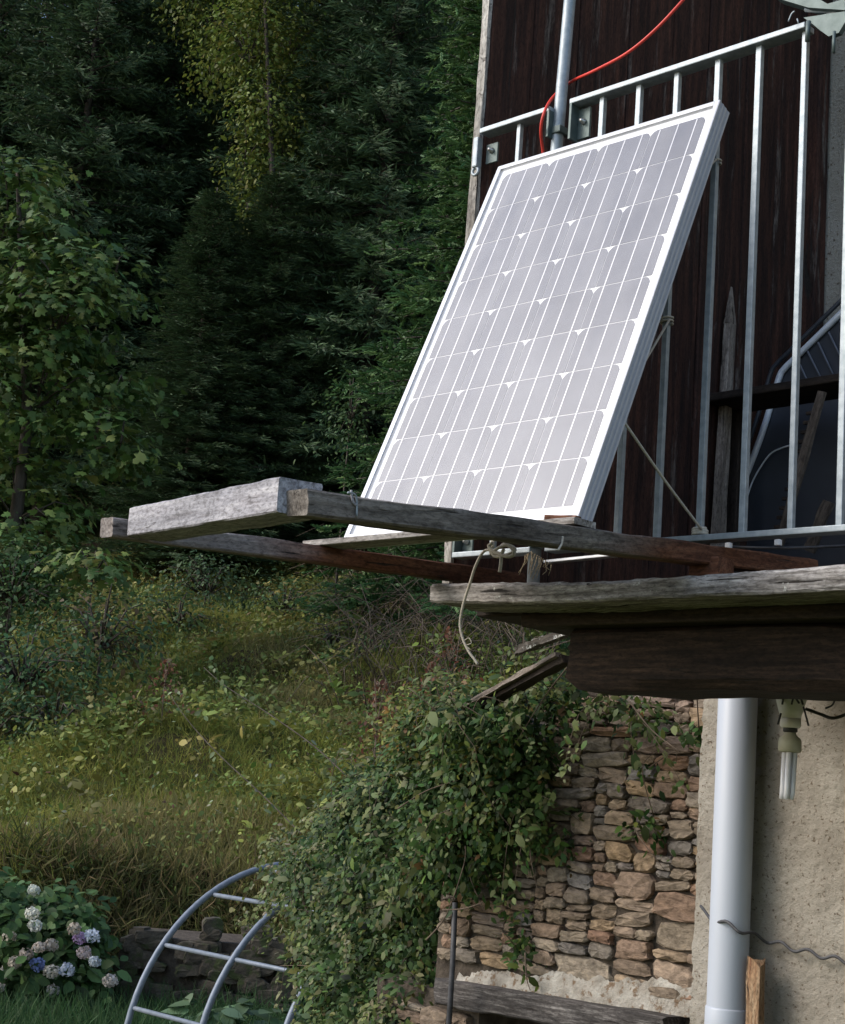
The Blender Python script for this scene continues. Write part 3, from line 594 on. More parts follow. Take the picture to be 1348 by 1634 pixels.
for i in range(4):
    for k in (1/6, 0.5, 5/6):
        child_local('busbar', bb_me, None, sp, Matrix.Translation((mx_+(i+k)*pxs, mb_+(PH-mt_-mb_)/2, -0.0054)))
lbox('glass_pane', (fw-.001, fw-.001, -0.0046), (PW-fw+.001, PH-fw+.001, -0.0024), M['glass'], 0.0)
lbox('junction_box', (0.2, 0.7, -0.032), (0.34, 0.82, -0.0088), M['black_cable'], 0.003)

# ================================================================== TIMBER SUPPORT FRAME
sf = thing('timber_support_frame', 'weathered timber outrigger frame holding the solar panel off the balcony', 'timber frame', (-1.75, 1.9, 1.95))
fb0 = Vector((-1.4925, 1.275, 1.9495)); fb1 = Vector((-1.4925, 2.56, 2.0575))
beam('side_beam', fb0, fb1, 0.044, 0.0345, M['wood_bar'], sf, seg=44, jit=0.0012, ch=0.003, endj=0.002)
bb0 = Vector((-2.0775, 1.376, 1.9725)); bb1 = Vector((-2.0775, 2.4, 2.034))
beam('side_beam', bb0, bb1, 0.036, 0.033, M['wood_bar_back'], sf, seg=36, jit=0.0007, ch=0.003)
cpl = at(205, 833, 0, -2.045); cpr = Vector((-1.517, 1.262, 1.9605))
cz = Vector((0, 0, 1)); cdir = (cpr-cpl).normalized(); cin = Vector((-cdir.y, cdir.x, 0)).normalized()*0.032
beam('cross_piece', cpl+cin, cpr+cin, 0.064, 0.0475, M['wood_pale'], sf, seg=40, jit=0.0006, ch=0.0022, endj=0.001)
beam('ledge', (-2.112, 1.853, 2.0215), (-1.474, 1.853, 2.0225), 0.055, 0.0105, M['wood_grey'], sf, seg=16, jit=0.0006)
beam('ledge_end', (-1.535, 1.832, 2.031), (-1.476, 1.838, 2.027), 0.016, 0.008, M['wood_brown'], sf, seg=6, jit=0.0006)
beam('block', (-1.515, 2.225, 2.007), (-1.455, 2.225, 2.007), 0.05, 0.034, M['wood_brown'], sf, seg=4, jit=0.0008)
# wires wound round the beam
def bar_pt(px, py): return at(px, py, 0, -1.468)
tube('wire', [bar_pt(555, 786), bar_pt(568, 792), bar_pt(569, 824)], 0.0016, M['galv'], sf, 6, 5)
tube('wire', [bar_pt(560, 782), bar_pt(563, 800), bar_pt(568, 806)], 0.0018, M['wood_pale'], sf, 6, 5)
tube('wire', [bar_pt(898, 856), bar_pt(896, 868), bar_pt(890, 878)], 0.0018, M['rope'], sf, 6, 5)
# ------------------------------------------------------------------ ropes
R_ = M['rope']
def rope(name, label, groups):
    t = thing(name, label, 'rope', groups[0][0][0])
    for pts, r in groups: tube('strand', pts, r, R_, t, 7, 6)
    return t
bx = lambda x, z, y=RY: Vector((x, y, z))
def loop(x, z, r=0.011, turns=2.2, dz=0.006):
    return [Vector((x+r*math.cos(a), RY+r*math.sin(a), z+dz*a/6.28)) for a in np.linspace(0, 6.28*turns, int(14*turns))]
pe = lambda t: PM @ Vector((PW-0.004, PH*t, -PD-0.003))      # rear right edge of the panel
rope('tie_rope', 'thin rope tying the panel edge to an upright bar at mid height', [([pe(0.37), (pe(0.37)+bx(-1.6175, 2.485))/2+Vector((0, 0, -0.004)), bx(-1.608, 2.485, RY-.004)], 0.0023), (loop(-1.6175, 2.478), 0.0022), ([bx(-1.62, 2.487, RY-.01), bx(-1.66, 2.487, RY-.03), pe(0.52)], 0.0018)])
rope('tie_rope', 'thin rope running from low on the panel edge down to the bottom rail', [([pe(0.235), (pe(0.235)+bx(-1.517, 2.078))/2+Vector((0, 0, -0.004)), bx(-1.514, 2.08, RY-.012)], 0.0024), (loop(-1.5245, 2.071, 0.012, 3, 0.004), 0.0032)])
rope('tie_rope', 'short cord tying the top of the panel to an upright bar', [([pe(0.86), bx(-1.515, 2.775, RY-.012)], 0.0019), (loop(-1.5245, 2.773, 0.0105, 1.4), 0.0019), ([bx(-1.535, 2.765, RY-.012), pe(0.80)], 0.0014)])
k0 = lambda x, y, Y=2.10: at(x, y, 1, Y)
rope('hanging_rope', 'knotted rope end dangling below the deck edge in front of the slope', [
    ([k0(800, 884), k0(775, 878), k0(760, 900), k0(750, 930), k0(739, 965), k0(734, 995), k0(738, 1018), k0(748, 1040), k0(757, 1052), k0(762, 1060)], 0.0027),
    ([k0(800, 872, 2.12), k0(806, 868), k0(816, 874), k0(820, 884), k0(810, 888), k0(790, 882), k0(780, 872), k0(786, 866)], 0.0036),
    ([k0(804, 876), k0(800, 886), k0(799, 900), k0(797, 913)], 0.0034),
    ([k0(780, 876), k0(790, 888), k0(806, 886), k0(822, 878), k0(812, 870), k0(796, 874), k0(782, 884)], 0.003),
    ([k0(786, 858, 2.2), k0(786, 872, 2.15)], 0.004),
    ([k0(741, 1022), k0(748, 1018), k0(752, 1026), k0(744, 1030), k0(750, 1036)], 0.0009)])
# things glimpsed between frame and deck
o = beam('aluminium_strip', at(872, 897, 1, 2.42), at(1000, 884, 1, 2.42), 0.02, 0.006, M['chrome'], None, seg=3, jit=0, ch=0.001); tag(o, 'shiny aluminium strip lying on the deck behind the front beam', 'metal strip')
ws_ = [(at(838+i*3.2, 880+abs(i-3)*2, 1, 2.2), at(824+i*4+rng.normal(0, 5), 918+rng.normal(0, 6), 1, 2.17+rng.normal(0, .02))) for i in range(14)]
o = link('dry_straw_wisp', tubes_me('dry_straw_wisp', [([a, (a+b)/2+Vector((rng.normal(0, .006), 0, rng.normal(0, .004))), b], 0.0012, 0.0006) for a, b in ws_]), M['wood_yellow']); tag(o, 'wisp of dry straw caught beside the pole foot', 'straw')

# ================================================================== THINGS BEHIND THE RAILING
sh = thing('wall_shelf', 'narrow dark wooden shelf board above the leaning panel', 'shelf', (-1.6, 3.19, 2.61))
beam('board', (-2.125, 3.19, 2.607), (-0.6, 3.19, 2.622), 0.14, 0.02, M['wood_under'], sh, jit=0.001)
beam('support', (-2.10, 3.24, 2.02), (-2.10, 3.24, 2.596), 0.03, 0.03, M['wood_under'], sh, up=(0, 1, 0))
stk = thing('leaning_stake', 'weathered grey pointed stake leaning against the plank screen', 'stake', (-2.09, 3.23, 2.0))
sp0 = at(1142, 905, 0, -2.095); sp1 = at(1167, 458, 0, -2.112)
beam('stake', (sp0.x, sp0.y, 2.0), sp1+Vector((0, 0, -0.1)), 0.034, 0.022, M['wood_stake'], stk, up=(1, 0, 0), seg=16, jit=0.0014)
beam('point', sp1+Vector((0, -0.0006, -0.101)), sp1, 0.033, 0.021, M['wood_stake'], stk, up=(1, 0, 0), seg=6, jit=0.0008, taper=0.15)
# dark rimmed sheet leaning on the wall
rp = thing('rimmed_panel', 'dark ribbed sheet with bright metal rim leaning behind the railing', 'sheet', (-1.7, 3.34, 2.0))
YP = 3.34
rim_px = [(1096, 1010), (1150, 862), (1186, 770), (1217, 688), (1242, 606), (1252, 588), (1268, 572), (1300, 541), (1348, 494), (1420, 424), (1500, 350)]
rim = [at(x, y, 1, YP) for x, y in rim_px]; rim[0].z = 2.0
poly = smooth_path(rim, 4); last = poly[-1]
outline = [Vector(p) for p in poly]+[Vector((last.x+0.25, YP, last.z-0.05)), Vector((last.x+0.25, YP, 2.0))]
plate_poly('sheet', [p+Vector((0, 0.008, 0)) for p in outline], 0.012, (0, 1, 0), M['black_sheet'], rp)
tube('rim', rim, 0.0085, M['chrome'], rp, 8, 5)
tube('rim', [p+Vector((-0.028, 0.004, 0.016)) for p in rim], 0.006, M['black_sheet'], rp, 8, 5)
for (a, b) in (((1288, 560), (1312, 608)), ((1305, 546), (1332, 604)), ((1322, 530), (1346, 580)), ((1276, 582), (1290, 612)), ((1340, 512), (1375, 580)), ((1360, 500), (1400, 570))):
    tube('rib', [at(*a, 1, YP-.003), at(*b, 1, YP-.003)], 0.0028, M['rib'], rp, 6)
tube('trim_curve', [at(x, y, 1, YP-.006) for x, y in ((1190, 800), (1199, 772), (1213, 746), (1232, 722), (1262, 710))], 0.0024, M['chrome'], rp, 6, 5)
beam('foot_strip', at(1120, 905, 1, 3.3), at(1182, 760, 1, 3.3), 0.012, 0.02, M['chrome'], rp, up=(1, 0, 0), seg=3, jit=0)
lt = thing('notched_lath', 'slanted old wooden lath with notched edge behind the railing', 'lath', (-1.9, 3.05, 2.0))
l0 = at(1243, 870, 1, 3.06); l1 = at(1312, 625, 1, 3.06)
beam('lath', l0, l1, 0.012, 0.02, M['wood_bark'], lt, up=(1, 0, 0), jit=0.0008)
for k in range(14):
    t = 0.06+k*0.062; p = l0.lerp(l1, t); box('notch', (p.x-0.026, 3.056, p.z-0.004), (p.x-0.009, 3.064, p.z+0.004), M['wood_under'], lt, 0.001)
o = beam('propped_board', at(1290, 880, 1, 3.1), at(1322, 800, 1, 3.1), 0.01, 0.028, M['wood_bark'], None, up=(1, 0, 0)); tag(o, 'short grey board propped low behind the railing bars at right', 'board')

bc = [at(x, y, 1, 2.5) for x, y in ((1135, 871), (1210, 874), (1280, 874), (1348, 871), (1500, 866))]
o = tube('deck_cable', bc, 0.0028, M['black_cable'], None, 7, 5); tag(o, 'thin dark cable stretched along the deck under the bottom rail', 'cable')
for x, y in ((1163, 871), (1242, 866)):
    p = at(x, y, 1, 2.49); o = box('cable_clip', (p.x-.006, 2.484, p.z-.006), (p.x+.006, 2.494, p.z+.006), M['white_plastic'], None, .002); tag(o, 'small white cable clip below the railing, %s of two' % ('left' if x < 1200 else 'right'), 'clip', 'cable clips')
# ================================================================== LOWER WALL: pipe, lamp, wire, stake
dp = thing('drainpipe', 'pale grey plastic drainpipe running down the house corner', 'drainpipe', (-2.29, 3.57, 0))
pipe_c = (at(1170, 1110, 1, 3.57)+at(1163, 1634, 1, 3.57))/2
link('pipe', lathe_me([(0.053, 0.0), (0.053, 1.1), (0.053, 4.2)], 40), M['pvc'], dp, Matrix.Translation((pipe_c.x, 3.575, -0.1)))
pj = at(1163, 1608, 1, 3.57).z
link('coupling', lathe_me([(0.0545, 0), (0.0562, 0.004), (0.0562, 0.09), (0.0545, 0.094)], 40), M['pvc'], dp, Matrix.Translation((pipe_c.x, 3.575, pj-0.094)))
wp = []
for i in range(60):
    t = i/59; x = 1118+t*(1400-1118); y = np.interp(x, [1118, 1140, 1165, 1200, 1260, 1348, 1400], [1450, 1468, 1477, 1492, 1512, 1534, 1546])+4.5*math.sin(x*0.145)
    Y = np.interp(x, [1118, 1136, 1150, 1180, 1205, 1225, 1400], [3.6, 3.55, 3.517, 3.513, 3.57, 3.615, 3.615]); wp.append(at(x, y, 1, Y))
o = tube('twisted_wire', wp, 0.0042, M['black_cable'], None, 7); tag(o, 'dark twisted wire slung across the drainpipe and wall', 'wire')
stake = thing('split_wood_stake', 'split reddish wooden stake standing beside the drainpipe foot', 'stake', (-2.14, 3.55, 0))
s0 = at(1207, 1534, 1, 3.57)
beam('stake', (s0.x+0.005, 3.57, 0.0), s0, 0.042, 0.028, wood('split_wood', [(0.3, (0.1, 0.04, 0.02)), (0.5, (0.24, 0.15, 0.085)), (0.75, (0.34, 0.26, 0.17))]), stake, up=(0, -1, 0), seg=24, jit=0.003, endj=0.008)
# bulb
LB = at(1262, 1130, 1, 2.75); lx, lz = LB.x, LB.z
lamp = thing('lamp_holder', 'white bulb holder with unlit stick bulb hanging under the balcony', 'lamp', (lx, 2.75, lz-0.17))
link('holder', lathe_me([(0.012, 0.03), (0.03, 0.022), (0.031, 0.017), (0.025, -0.004), (0.0205, -0.02)], 28), M['white_plastic'], lamp, Matrix.Translation((lx, 2.75, lz)))
link('collar', lathe_me([(0.0205, -0.0205), (0.021, -0.036), (0.0175, -0.04)], 28), M['white_plastic'], lamp, Matrix.Translation((lx, 2.75, lz)))
link('socket', lathe_me([(0.0145, -0.038), (0.0145, -0.047), (0.012, -0.049)], 24), M['black_cable'], lamp, Matrix.Translation((lx, 2.75, lz)))
blb = link('bulb_base', lathe_me([(0.0105, -0.047), (0.0125, -0.054), (0.021, -0.061), (0.023, -0.067), (0.0235, -0.085), (0.021, -0.088), (0.018, -0.089)], 28), M['ivory'], lamp, Matrix.Translation((lx, 2.75, lz)))
for (dx, dy) in ((-0.0085, -0.004), (0.004, -0.0085), (0.0085, 0.005), (-0.003, 0.009)):
    tube('glass_tube', [(lx+dx, 2.75+dy, lz-0.086), (lx+dx-0.003, 2.75+dy, lz-0.17), (lx+dx-0.0045, 2.75+dy*0.9, lz-0.182)], 0.0058, M['tube_glass'], blb, 12, r1=0.0052)
for a, b in (((1250, 1112), (1248, 1124)), ((1266, 1110), (1263, 1124)), ((1277, 1112), (1281, 1124)), ((1246, 1138), (1241, 1156)), ((1282, 1128), (1290, 1158)), ((1268, 1112), (1275, 1122))):
    tube('fixing_wire', [at(*a, 1, 2.72), at(*b, 1, 2.715)], 0.0022, M['black_cable'], lamp, 6)
tube('cable', [at(1285, 1131, 1, 2.74), at(1310, 1140, 1, 2.76), at(1330, 1146, 1, 2.8), at(1360, 1136, 1, 2.8)], 0.0035, M['black_cable'], lamp, 7, 6)
tube('hook', [at(1334, 1112, 1, 2.8), at(1328, 1125, 1, 2.8), at(1317, 1130, 1, 2.8)], 0.002, M['black_cable'], lamp, 6, 4)

# old slanted roof timbers by the vine
og = 'old slanting timbers above the vine'
o = beam('slanting_pole', at(728, 1134, 1, 3.6), at(890, 1044, 1, 3.46), 0.02, 0.014, M['wood_stake'], None, seg=24, jit=0.002); tag(o, 'thin weathered pole slanting up out of the vine', 'pole')
o = beam('slanting_log', at(722, 1150, 1, 3.66), at(905, 1052, 1, 3.48), 0.04, 0.024, M['wood_under'], None, seg=24, jit=0.003); tag(o, 'dark thick log slanting beneath the thin weathered pole', 'log')
o = beam('lichen_stub', at(824, 1040, 1, 3.42), at(905, 1010, 1, 3.42), 0.026, 0.02, wood('lichen_wood', [(0.25, (0.03, 0.026, 0.022)), (0.5, (0.07, 0.06, 0.05)), (0.75, (0.12, 0.105, 0.09))], lichen=((0.45, 0.46, 0.43), 0.56)), None, seg=14, jit=0.004, endj=0.008); tag(o, 'lichen spotted stub of wood poking out below the deck', 'wood stub')

# ================================================================== GARDEN ARCH FRAME
arch = thing('hoop_tunnel_frame', 'arched grey steel garden tunnel frame half swallowed by the vine', 'garden frame', (-6.0, 5.7, -0.15))
HX, HY, HZ, HR, HH = -6.467, 4.709, 0.161, 1.025, 0.958
def hoop_pt(k, t): return Vector((HX+0.564*k, HY+HR*(1-math.cos(t)), HZ+HH*math.sin(t)))
for k in range(4):
    pts = [Vector((HX+0.564*k, HY, -0.2))]+[hoop_pt(k, t) for t in np.linspace(0, math.pi, 40)]+[Vector((HX+0.564*k, HY+2*HR, -0.2))]
    tube('hoop', pts, 0.017, M['tunnel'], arch, 10)
for t in (0.27, 0.62, 1.0, 1.37, 1.9, 2.3):
    p = hoop_pt(0, t)+Vector((0, 0, -0.012)); q = hoop_pt(3, t)+Vector((0, 0, -0.012))
    tube('purlin', [p, q], 0.0115, M['tunnel'], arch, 8)
# dry stone facing of the bank behind the tunnel
bw = thing('bank_stone_wall', 'rough dry stone wall holding the bank behind the tunnel frame', 'stone wall', gpt(420, 12.3))
g3 = np.random.default_rng(11)
b0 = gpt(245, 12.0); b1 = gpt(520, 12.0)
for k in range(80):
    t = g3.uniform(0.03, 1); z = g3.uniform(-0.25, 0.45)-0.25*abs(t-.6); p = b0.lerp(b1, t); w = g3.uniform(0.12, 0.3); h = g3.uniform(0.07, 0.15)
    m = stone_mesh(w, h, 0.12, g3); sc = 1.0
    an = math.atan2(b1.y-b0.y, b1.x-b0.x)
    link('stone', m, M['mossy_shaded'], bw, Matrix.Translation((p.x, p.y+0.12*z, z)) @ Matrix.Rotation(an+g3.normal(0, 0.15), 4, 'Z') @ Matrix.Rotation(g3.normal(0, 0.12), 4, 'Y'))
ln = b1-b0; an = math.atan2(ln.y, ln.x)
link('earth_core', box_me(0.1, ln.length-0.1, 0.1, 0.8, -0.5, 0.3), M['mortar'], bw, Matrix.Translation((b0.x, b0.y, 0)) @ Matrix.Rotation(an, 4, 'Z'))

# ================================================================== CLIMBING VINE AND BUSHES
def blob_points(blobs, dens, g2, clump=22, sig=0.034):
    """leaves gathered in small sprays on and in each ellipsoid, with gaps between the sprays and shoots poking out"""
    P = []; Cn = []
    for (c, r, flat_) in blobs:
        n = max(8, int(dens*r[0]*r[2])); nc = max(3, n//clump); d = norm(g2.normal(size=(nc, 3))); rr = g2.uniform(0.35, 1.0, (nc, 1))**0.5
        far = g2.uniform(size=(nc, 1)) < 0.16; rr = np.where(far, g2.uniform(1.05, 1.4, (nc, 1)), rr)
        cc = d*rr*np.array(r); k = g2.integers(0, nc, n); el = np.outer(g2.normal(0, 1, n), np.ones(3))*(d[k]*0.5+np.array([0, 0, -0.6]))
        q = cc[k]+g2.normal(0, sig*0.75, (n, 3))+el*sig*0.9; P.append(np.array(c)+q); Cn.append(d[k])
    return np.concatenate(P), np.concatenate(Cn)
def leafy(name, parent, pts, out, size, cols, wts, tv=LEAF_V, tf=LEAF_F, seed=1, droop=0.5, up=0.5, mat='leaf', var=0.2, face=None, szv=0.25):
    g2 = np.random.default_rng(seed); n = len(pts)
    nr = norm(out*0.6+np.array([0, 0, up])+g2.normal(0, 0.45, (n, 3))+(0 if face is None else np.array(face)*0.6))
    ax = norm(out*0.6+g2.normal(0, 0.7, (n, 3))+np.array([0, 0, -droop]))
    sc = size*g2.lognormal(0, szv, n); col = pick(cols, n, wts, var, seed)
    me = leaf_mesh(name, tv, tf, pts, ax, nr, sc, col); o = link(name, me, M[mat], parent)
    if parent is not None and name != 'crown': o['kind'] = 'stuff'
    return o
VG = [(0.026, 0.056, 0.015), (0.04, 0.08, 0.019), (0.068, 0.108, 0.026), (0.1, 0.122, 0.024), (0.11, 0.07, 0.025), (0.14, 0.165, 0.07)]
TOCAM = (0.55, -0.75, 0.2)
def B(px, py, Y, rx, ry=None, rz=None):
    p = at(px, py, 1, Y); ry = rx*0.6 if ry is None else ry; rz = rx if rz is None else rz; return ((p.x, p.y, p.z), (rx, ry, rz), 0)
def stems(name, parent, lst, mat='twig', n=5):
    o = link(name, tubes_me(name, [(smooth_path(p, 5), r, r*0.4) for p, r in lst], n), M[mat], parent); o['kind'] = 'stuff'; return o
vine = thing('climbing_vine', 'leafy green vine climbing over the rubble stone wall under the balcony', 'vine', (-3.2, 3.8, 0))
vb = [B(735, 1165, 3.7, .16), B(690, 1205, 3.75, .16), B(800, 1150, 3.5, .05), B(750, 1150, 3.5, .055), B(715, 1150, 3.55, .06), B(735, 1140, 3.5, .035), B(790, 1165, 3.72, .16), B(845, 1140, 3.72, .11), B(890, 1115, 3.7, .09), B(925, 1105, 3.7, .06), B(968, 1115, 3.74, .05), B(1012, 1130, 3.78, .05), B(1050, 1155, 3.8, .03),
      B(705, 1260, 3.72, .18), B(765, 1240, 3.7, .17), B(820, 1215, 3.74, .14), B(855, 1235, 3.77, .08), B(862, 1310, 3.79, .06), B(805, 1300, 3.76, .11), B(745, 1320, 3.74, .17), B(890, 1335, 3.82, .04), B(850, 1350, 3.82, .035),
      B(690, 1340, 3.72, .17), B(780, 1365, 3.8, .06), B(725, 1395, 3.78, .07), B(800, 1420, 3.82, .05), B(828, 1520, 3.83, .05), B(835, 1470, 3.84, .03), B(1035, 1225, 3.84, .03), B(1042, 1300, 3.84, .025), B(1022, 1325, 3.83, .045), B(1115, 1165, 3.8, .03)]
g2 = np.random.default_rng(21); P, O = blob_points(vb, 40000, g2, 26, 0.03)
leafy('foliage', vine, P, O, 0.023, VG, [4, 5, 3, 1, .3, .6], LEAF_V, LEAF_F, 22, face=TOCAM, droop=0.7, szv=0.32, var=0.3)
P2, O2 = blob_points([B(655, 1175, 3.72, .13), B(700, 1150, 3.72, .11), B(745, 1125, 3.7, .08), B(770, 1190, 3.62, .06)], 30000, g2)
leafy('yellowing_foliage', vine, P2, O2, 0.021, [(0.13, 0.15, 0.03), (0.08, 0.11, 0.03), (0.18, 0.12, 0.03), (0.16, 0.06, 0.02)], [4, 4, 1.5, 1], LEAF_V, LEAF_F, 23, face=TOCAM)
st = []
for k in range(26):
    b = vb[g2.integers(len(vb))][0]; p = Vector(b); q = p+Vector((g2.normal(0, .12), -0.1*g2.uniform(), g2.normal(0.02, .12))); m = (p+q)/2+Vector((g2.normal(0, .03), -.05, .04)); st.append(([p, m, q], 0.0022))
for pts in ([(1005, 1120), (1040, 1165), (1085, 1200)], [(905, 1065), (870, 1110), (820, 1190)], [(635, 1290), (680, 1262), (730, 1245)], [(680, 1500), (712, 1460), (740, 1380), (742, 1350)], [(706, 1452), (740, 1450), (770, 1440)], [(838, 1520), (840, 1560), (846, 1580)]):
    st.append(([at(x, y, 1, 3.6) for x, y in pts], 0.003))
stems('stem', vine, st)
bush = thing('vine_thicket', 'dense leafy thicket left of the stone wall covering the tunnel frame', 'bush', (-4.6, 4.6, -0.1))
tb = [B(640, 1300, 4.1, .22), B(590, 1320, 4.3, .22), B(540, 1350, 4.5, .2), B(500, 1370, 4.7, .16), B(640, 1390, 4.1, .24), B(580, 1410, 4.3, .24), B(525, 1430, 4.5, .18), B(660, 1470, 4.0, .2), B(600, 1490, 4.2, .24), B(545, 1500, 4.4, .2),
      B(510, 1500, 4.5, .12), B(660, 1550, 4.0, .18), B(600, 1570, 4.15, .24), B(545, 1580, 4.3, .2), B(600, 1640, 4.1, .26), B(670, 1630, 3.95, .18), B(530, 1640, 4.3, .16), B(690, 1420, 3.95, .12), B(470, 1395, 4.9, .1), B(625, 1250, 4.1, .14), B(570, 1285, 4.3, .13), B(600, 1720, 4.1, .3), B(660, 1720, 4.0, .25), B(545, 1720, 4.3, .25)]
P, O = blob_points(tb, 27000, g2, 30, 0.04)
leafy('foliage', bush, P, O, 0.026, [(0.026, 0.052, 0.016), (0.042, 0.077, 0.021), (0.068, 0.102, 0.027), (0.1, 0.12, 0.03), (0.16, 0.165, 0.08)], [4, 5, 3, 1.2, .5], LEAF_V, LEAF_F, 25, face=TOCAM, droop=0.6, szv=0.32, var=0.3)
P2, O2 = blob_points([B(455, 1385, 5.2, .14), B(470, 1430, 5.0, .1), B(430, 1450, 5.2, .07), B(455, 1475, 5.0, .1), B(475, 1500, 4.9, .06), B(400, 1480, 5.4, .06), B(440, 1350, 5.2, .08), B(520, 1330, 4.7, .13), B(490, 1570, 4.7, .06)], 20000, g2)
leafy('yellowing_foliage', bush, P2, O2, 0.026, [(0.12, 0.14, 0.04), (0.07, 0.1, 0.03), (0.2, 0.19, 0.12)], [4, 4, 1], LEAF_V, LEAF_F, 26, face=TOCAM)
st = []
for k in range(40):
    p = Vector(tb[g2.integers(len(tb))][0]); q = p+Vector((g2.normal(0, .2), -0.12*g2.uniform(), g2.normal(0, .18))); st.append(([p, (p+q)/2+Vector((g2.normal(0, .04), -.04, .05)), q], 0.003))
stems('stem', bush, st)

# long arching shoots that break the outline of vine and thicket
g7 = np.random.default_rng(77)
for par, blobs, cnt, cols in ((vine, vb[:18], 40, [(0.06, 0.1, 0.03), (0.1, 0.12, 0.035), (0.13, 0.15, 0.06)]), (bush, tb, 70, [(0.07, 0.1, 0.03), (0.12, 0.14, 0.04), (0.16, 0.16, 0.08)])):
    SP = []; LP = []; LO = []
    for k in range(cnt):
        c, r, _ = blobs[g7.integers(len(blobs))]; d = norm(g7.normal(size=3)+np.array([0.1, -0.9, 0.5])); a = np.array(c)+d*np.array(r)*0.7; L = g7.uniform(.12, .32)
        e = a+d*L*0.7+np.array([g7.normal(0, .08), 0, -L*g7.uniform(-.3, .9)]); m = (a+e)/2+np.array([0, -.03, L*.25]); pth = smooth_path([a, m, e], 6); SP.append(([Vector(a), Vector(m), Vector(e)], 0.0018))
        for q in pth:
            for _ in range(3): LP.append(np.array(q)+g7.normal(0, .012, 3)); LO.append(d)
    stems('shoot', par, SP); leafy('shoot_foliage', par, np.array(LP), np.array(LO), 0.024, cols, None, LEAF_V, LEAF_F, 78, face=TOCAM, szv=.35)

# bramble canes rising in front of the meadow
def cane(label, pts, Y, seed):
    t = thing('bramble_cane', label, 'bramble', at(*pts[0], 1, Y), group='bramble canes'); P = smooth_path([at(x, y, 1, Y) for x, y in pts], 10)
    v, f = tube_data(P, 0.0045, 6, 0.0025); link('stem', mesh('stem', v, f, True), M['bark'], t)
    g4 = np.random.default_rng(seed); pts_ = np.array([list(P[i]) for i in g4.integers(0, len(P), 26)])+g4.normal(0, .05, (26, 3))
    leafy('leaf', t, pts_, g4.normal(size=(26, 3)), 0.045, [(0.16, 0.2, 0.1), (0.08, 0.12, 0.04)], [1, 1], OVATE_V, OVATE_F, seed, face=TOCAM)
cane('long dark bramble cane crossing the meadow, upper of two', [(560, 1245), (500, 1190), (430, 1140), (360, 1095), (325, 1065)], 6.2, 61)
cane('long dark bramble cane crossing the meadow, lower of two', [(480, 1330), (420, 1270), (350, 1205), (300, 1150), (262, 1095)], 6.4, 62)

# ------------------------------------------------------------------ hydrangea
hy = thing('hydrangea_bush', 'hydrangea bush with fading white, lilac and blue flower heads at lower left', 'hydrangea', gpt(80, 12.0))
hw = 11.6; g5 = np.random.default_rng(31)
def hp(px, py, w):
    # point at forward distance w under pixel px,py
    d = RC @ np.array([(px-CX)/FPX, (py-CY)/FPX, 1.0]); t = w/(FH[0]*d[0]+FH[1]*d[1]); return EYE+t*d
hb = [(tuple(hp(x, y, w)), (r, r*.8, r*.8), 0) for x, y, w, r in ((10, 1510, 11.8, .4), (75, 1490, 11.9, .34), (115, 1485, 12.0, .24), (45, 1470, 12.1, .32), (100, 1535, 11.7, .27), (10, 1560, 11.6, .36), (100, 1575, 11.6, .24), (140, 1540, 11.8, .15), (-50, 1500, 11.8, .55))]
P, O = blob_points(hb, 8000, g5, 10, 0.09)
leafy('foliage', hy, P, O, 0.085, [(0.035, 0.075, 0.022), (0.055, 0.105, 0.03), (0.085, 0.14, 0.045)], [3, 4, 2], OVATE_V, OVATE_F, 32, face=(0.4, -0.5, 0.3))
PQ_V = [(0, 0, 0), (0.5, 0.45, 0.12), (0.5, -0.45, 0.12), (1.0, 0, 0.05)]; PQ_F = [(0, 2, 1), (1, 2, 3)]
heads = [(57, 1457, (0.6, 0.6, 0.5)), (62, 1477, (0.55, 0.57, 0.5)), (20, 1495, (0.45, 0.4, 0.28)), (134, 1497, (0.42, 0.27, 0.5)), (152, 1494, (0.58, 0.62, 0.68)), (140, 1520, (0.5, 0.4, 0.38)), (124, 1482, (0.4, 0.33, 0.24)), (66, 1539, (0.2, 0.28, 0.62)), (112, 1548, (0.5, 0.55, 0.62)), (157, 1535, (0.5, 0.55, 0.58)), (14, 1552, (0.5, 0.45, 0.36)), (88, 1550, (0.5, 0.46, 0.36)), (48, 1522, (0.45, 0.36, 0.28)), (68, 1512, (0.5, 0.42, 0.34)), (182, 1565, (0.45, 0.4, 0.34)), (2, 1575, (0.45, 0.4, 0.34)), (90, 1580, (0.4, 0.36, 0.3)), (88, 1508, (0.4, 0.34, 0.26)), (60, 1420, (0.55, 0.58, 0.48)), (30, 1535, (0.4, 0.34, 0.24))]
for (x, y, c) in heads:
    p = hp(x-6, y, 11.25+g5.uniform(-.05, .1)); n = 110; d = norm(g5.normal(size=(n, 3))); r = 0.04*g5.uniform(0.8, 1.25)
    col = np.clip((np.array(c)*0.75+0.1)*(1+g5.normal(0, .13, (n, 1))), 0.03, .85)
    me = leaf_mesh('flower_head', PQ_V, PQ_F, d*r*np.array([1.1, 1.1, .85]), norm(np.cross(d, g5.normal(size=(n, 3)))), norm(d+g5.normal(0, .35, (n, 3))), 0.026, col)
    link('flower_head', me, M['petal'], hy, Matrix.Translation(p))
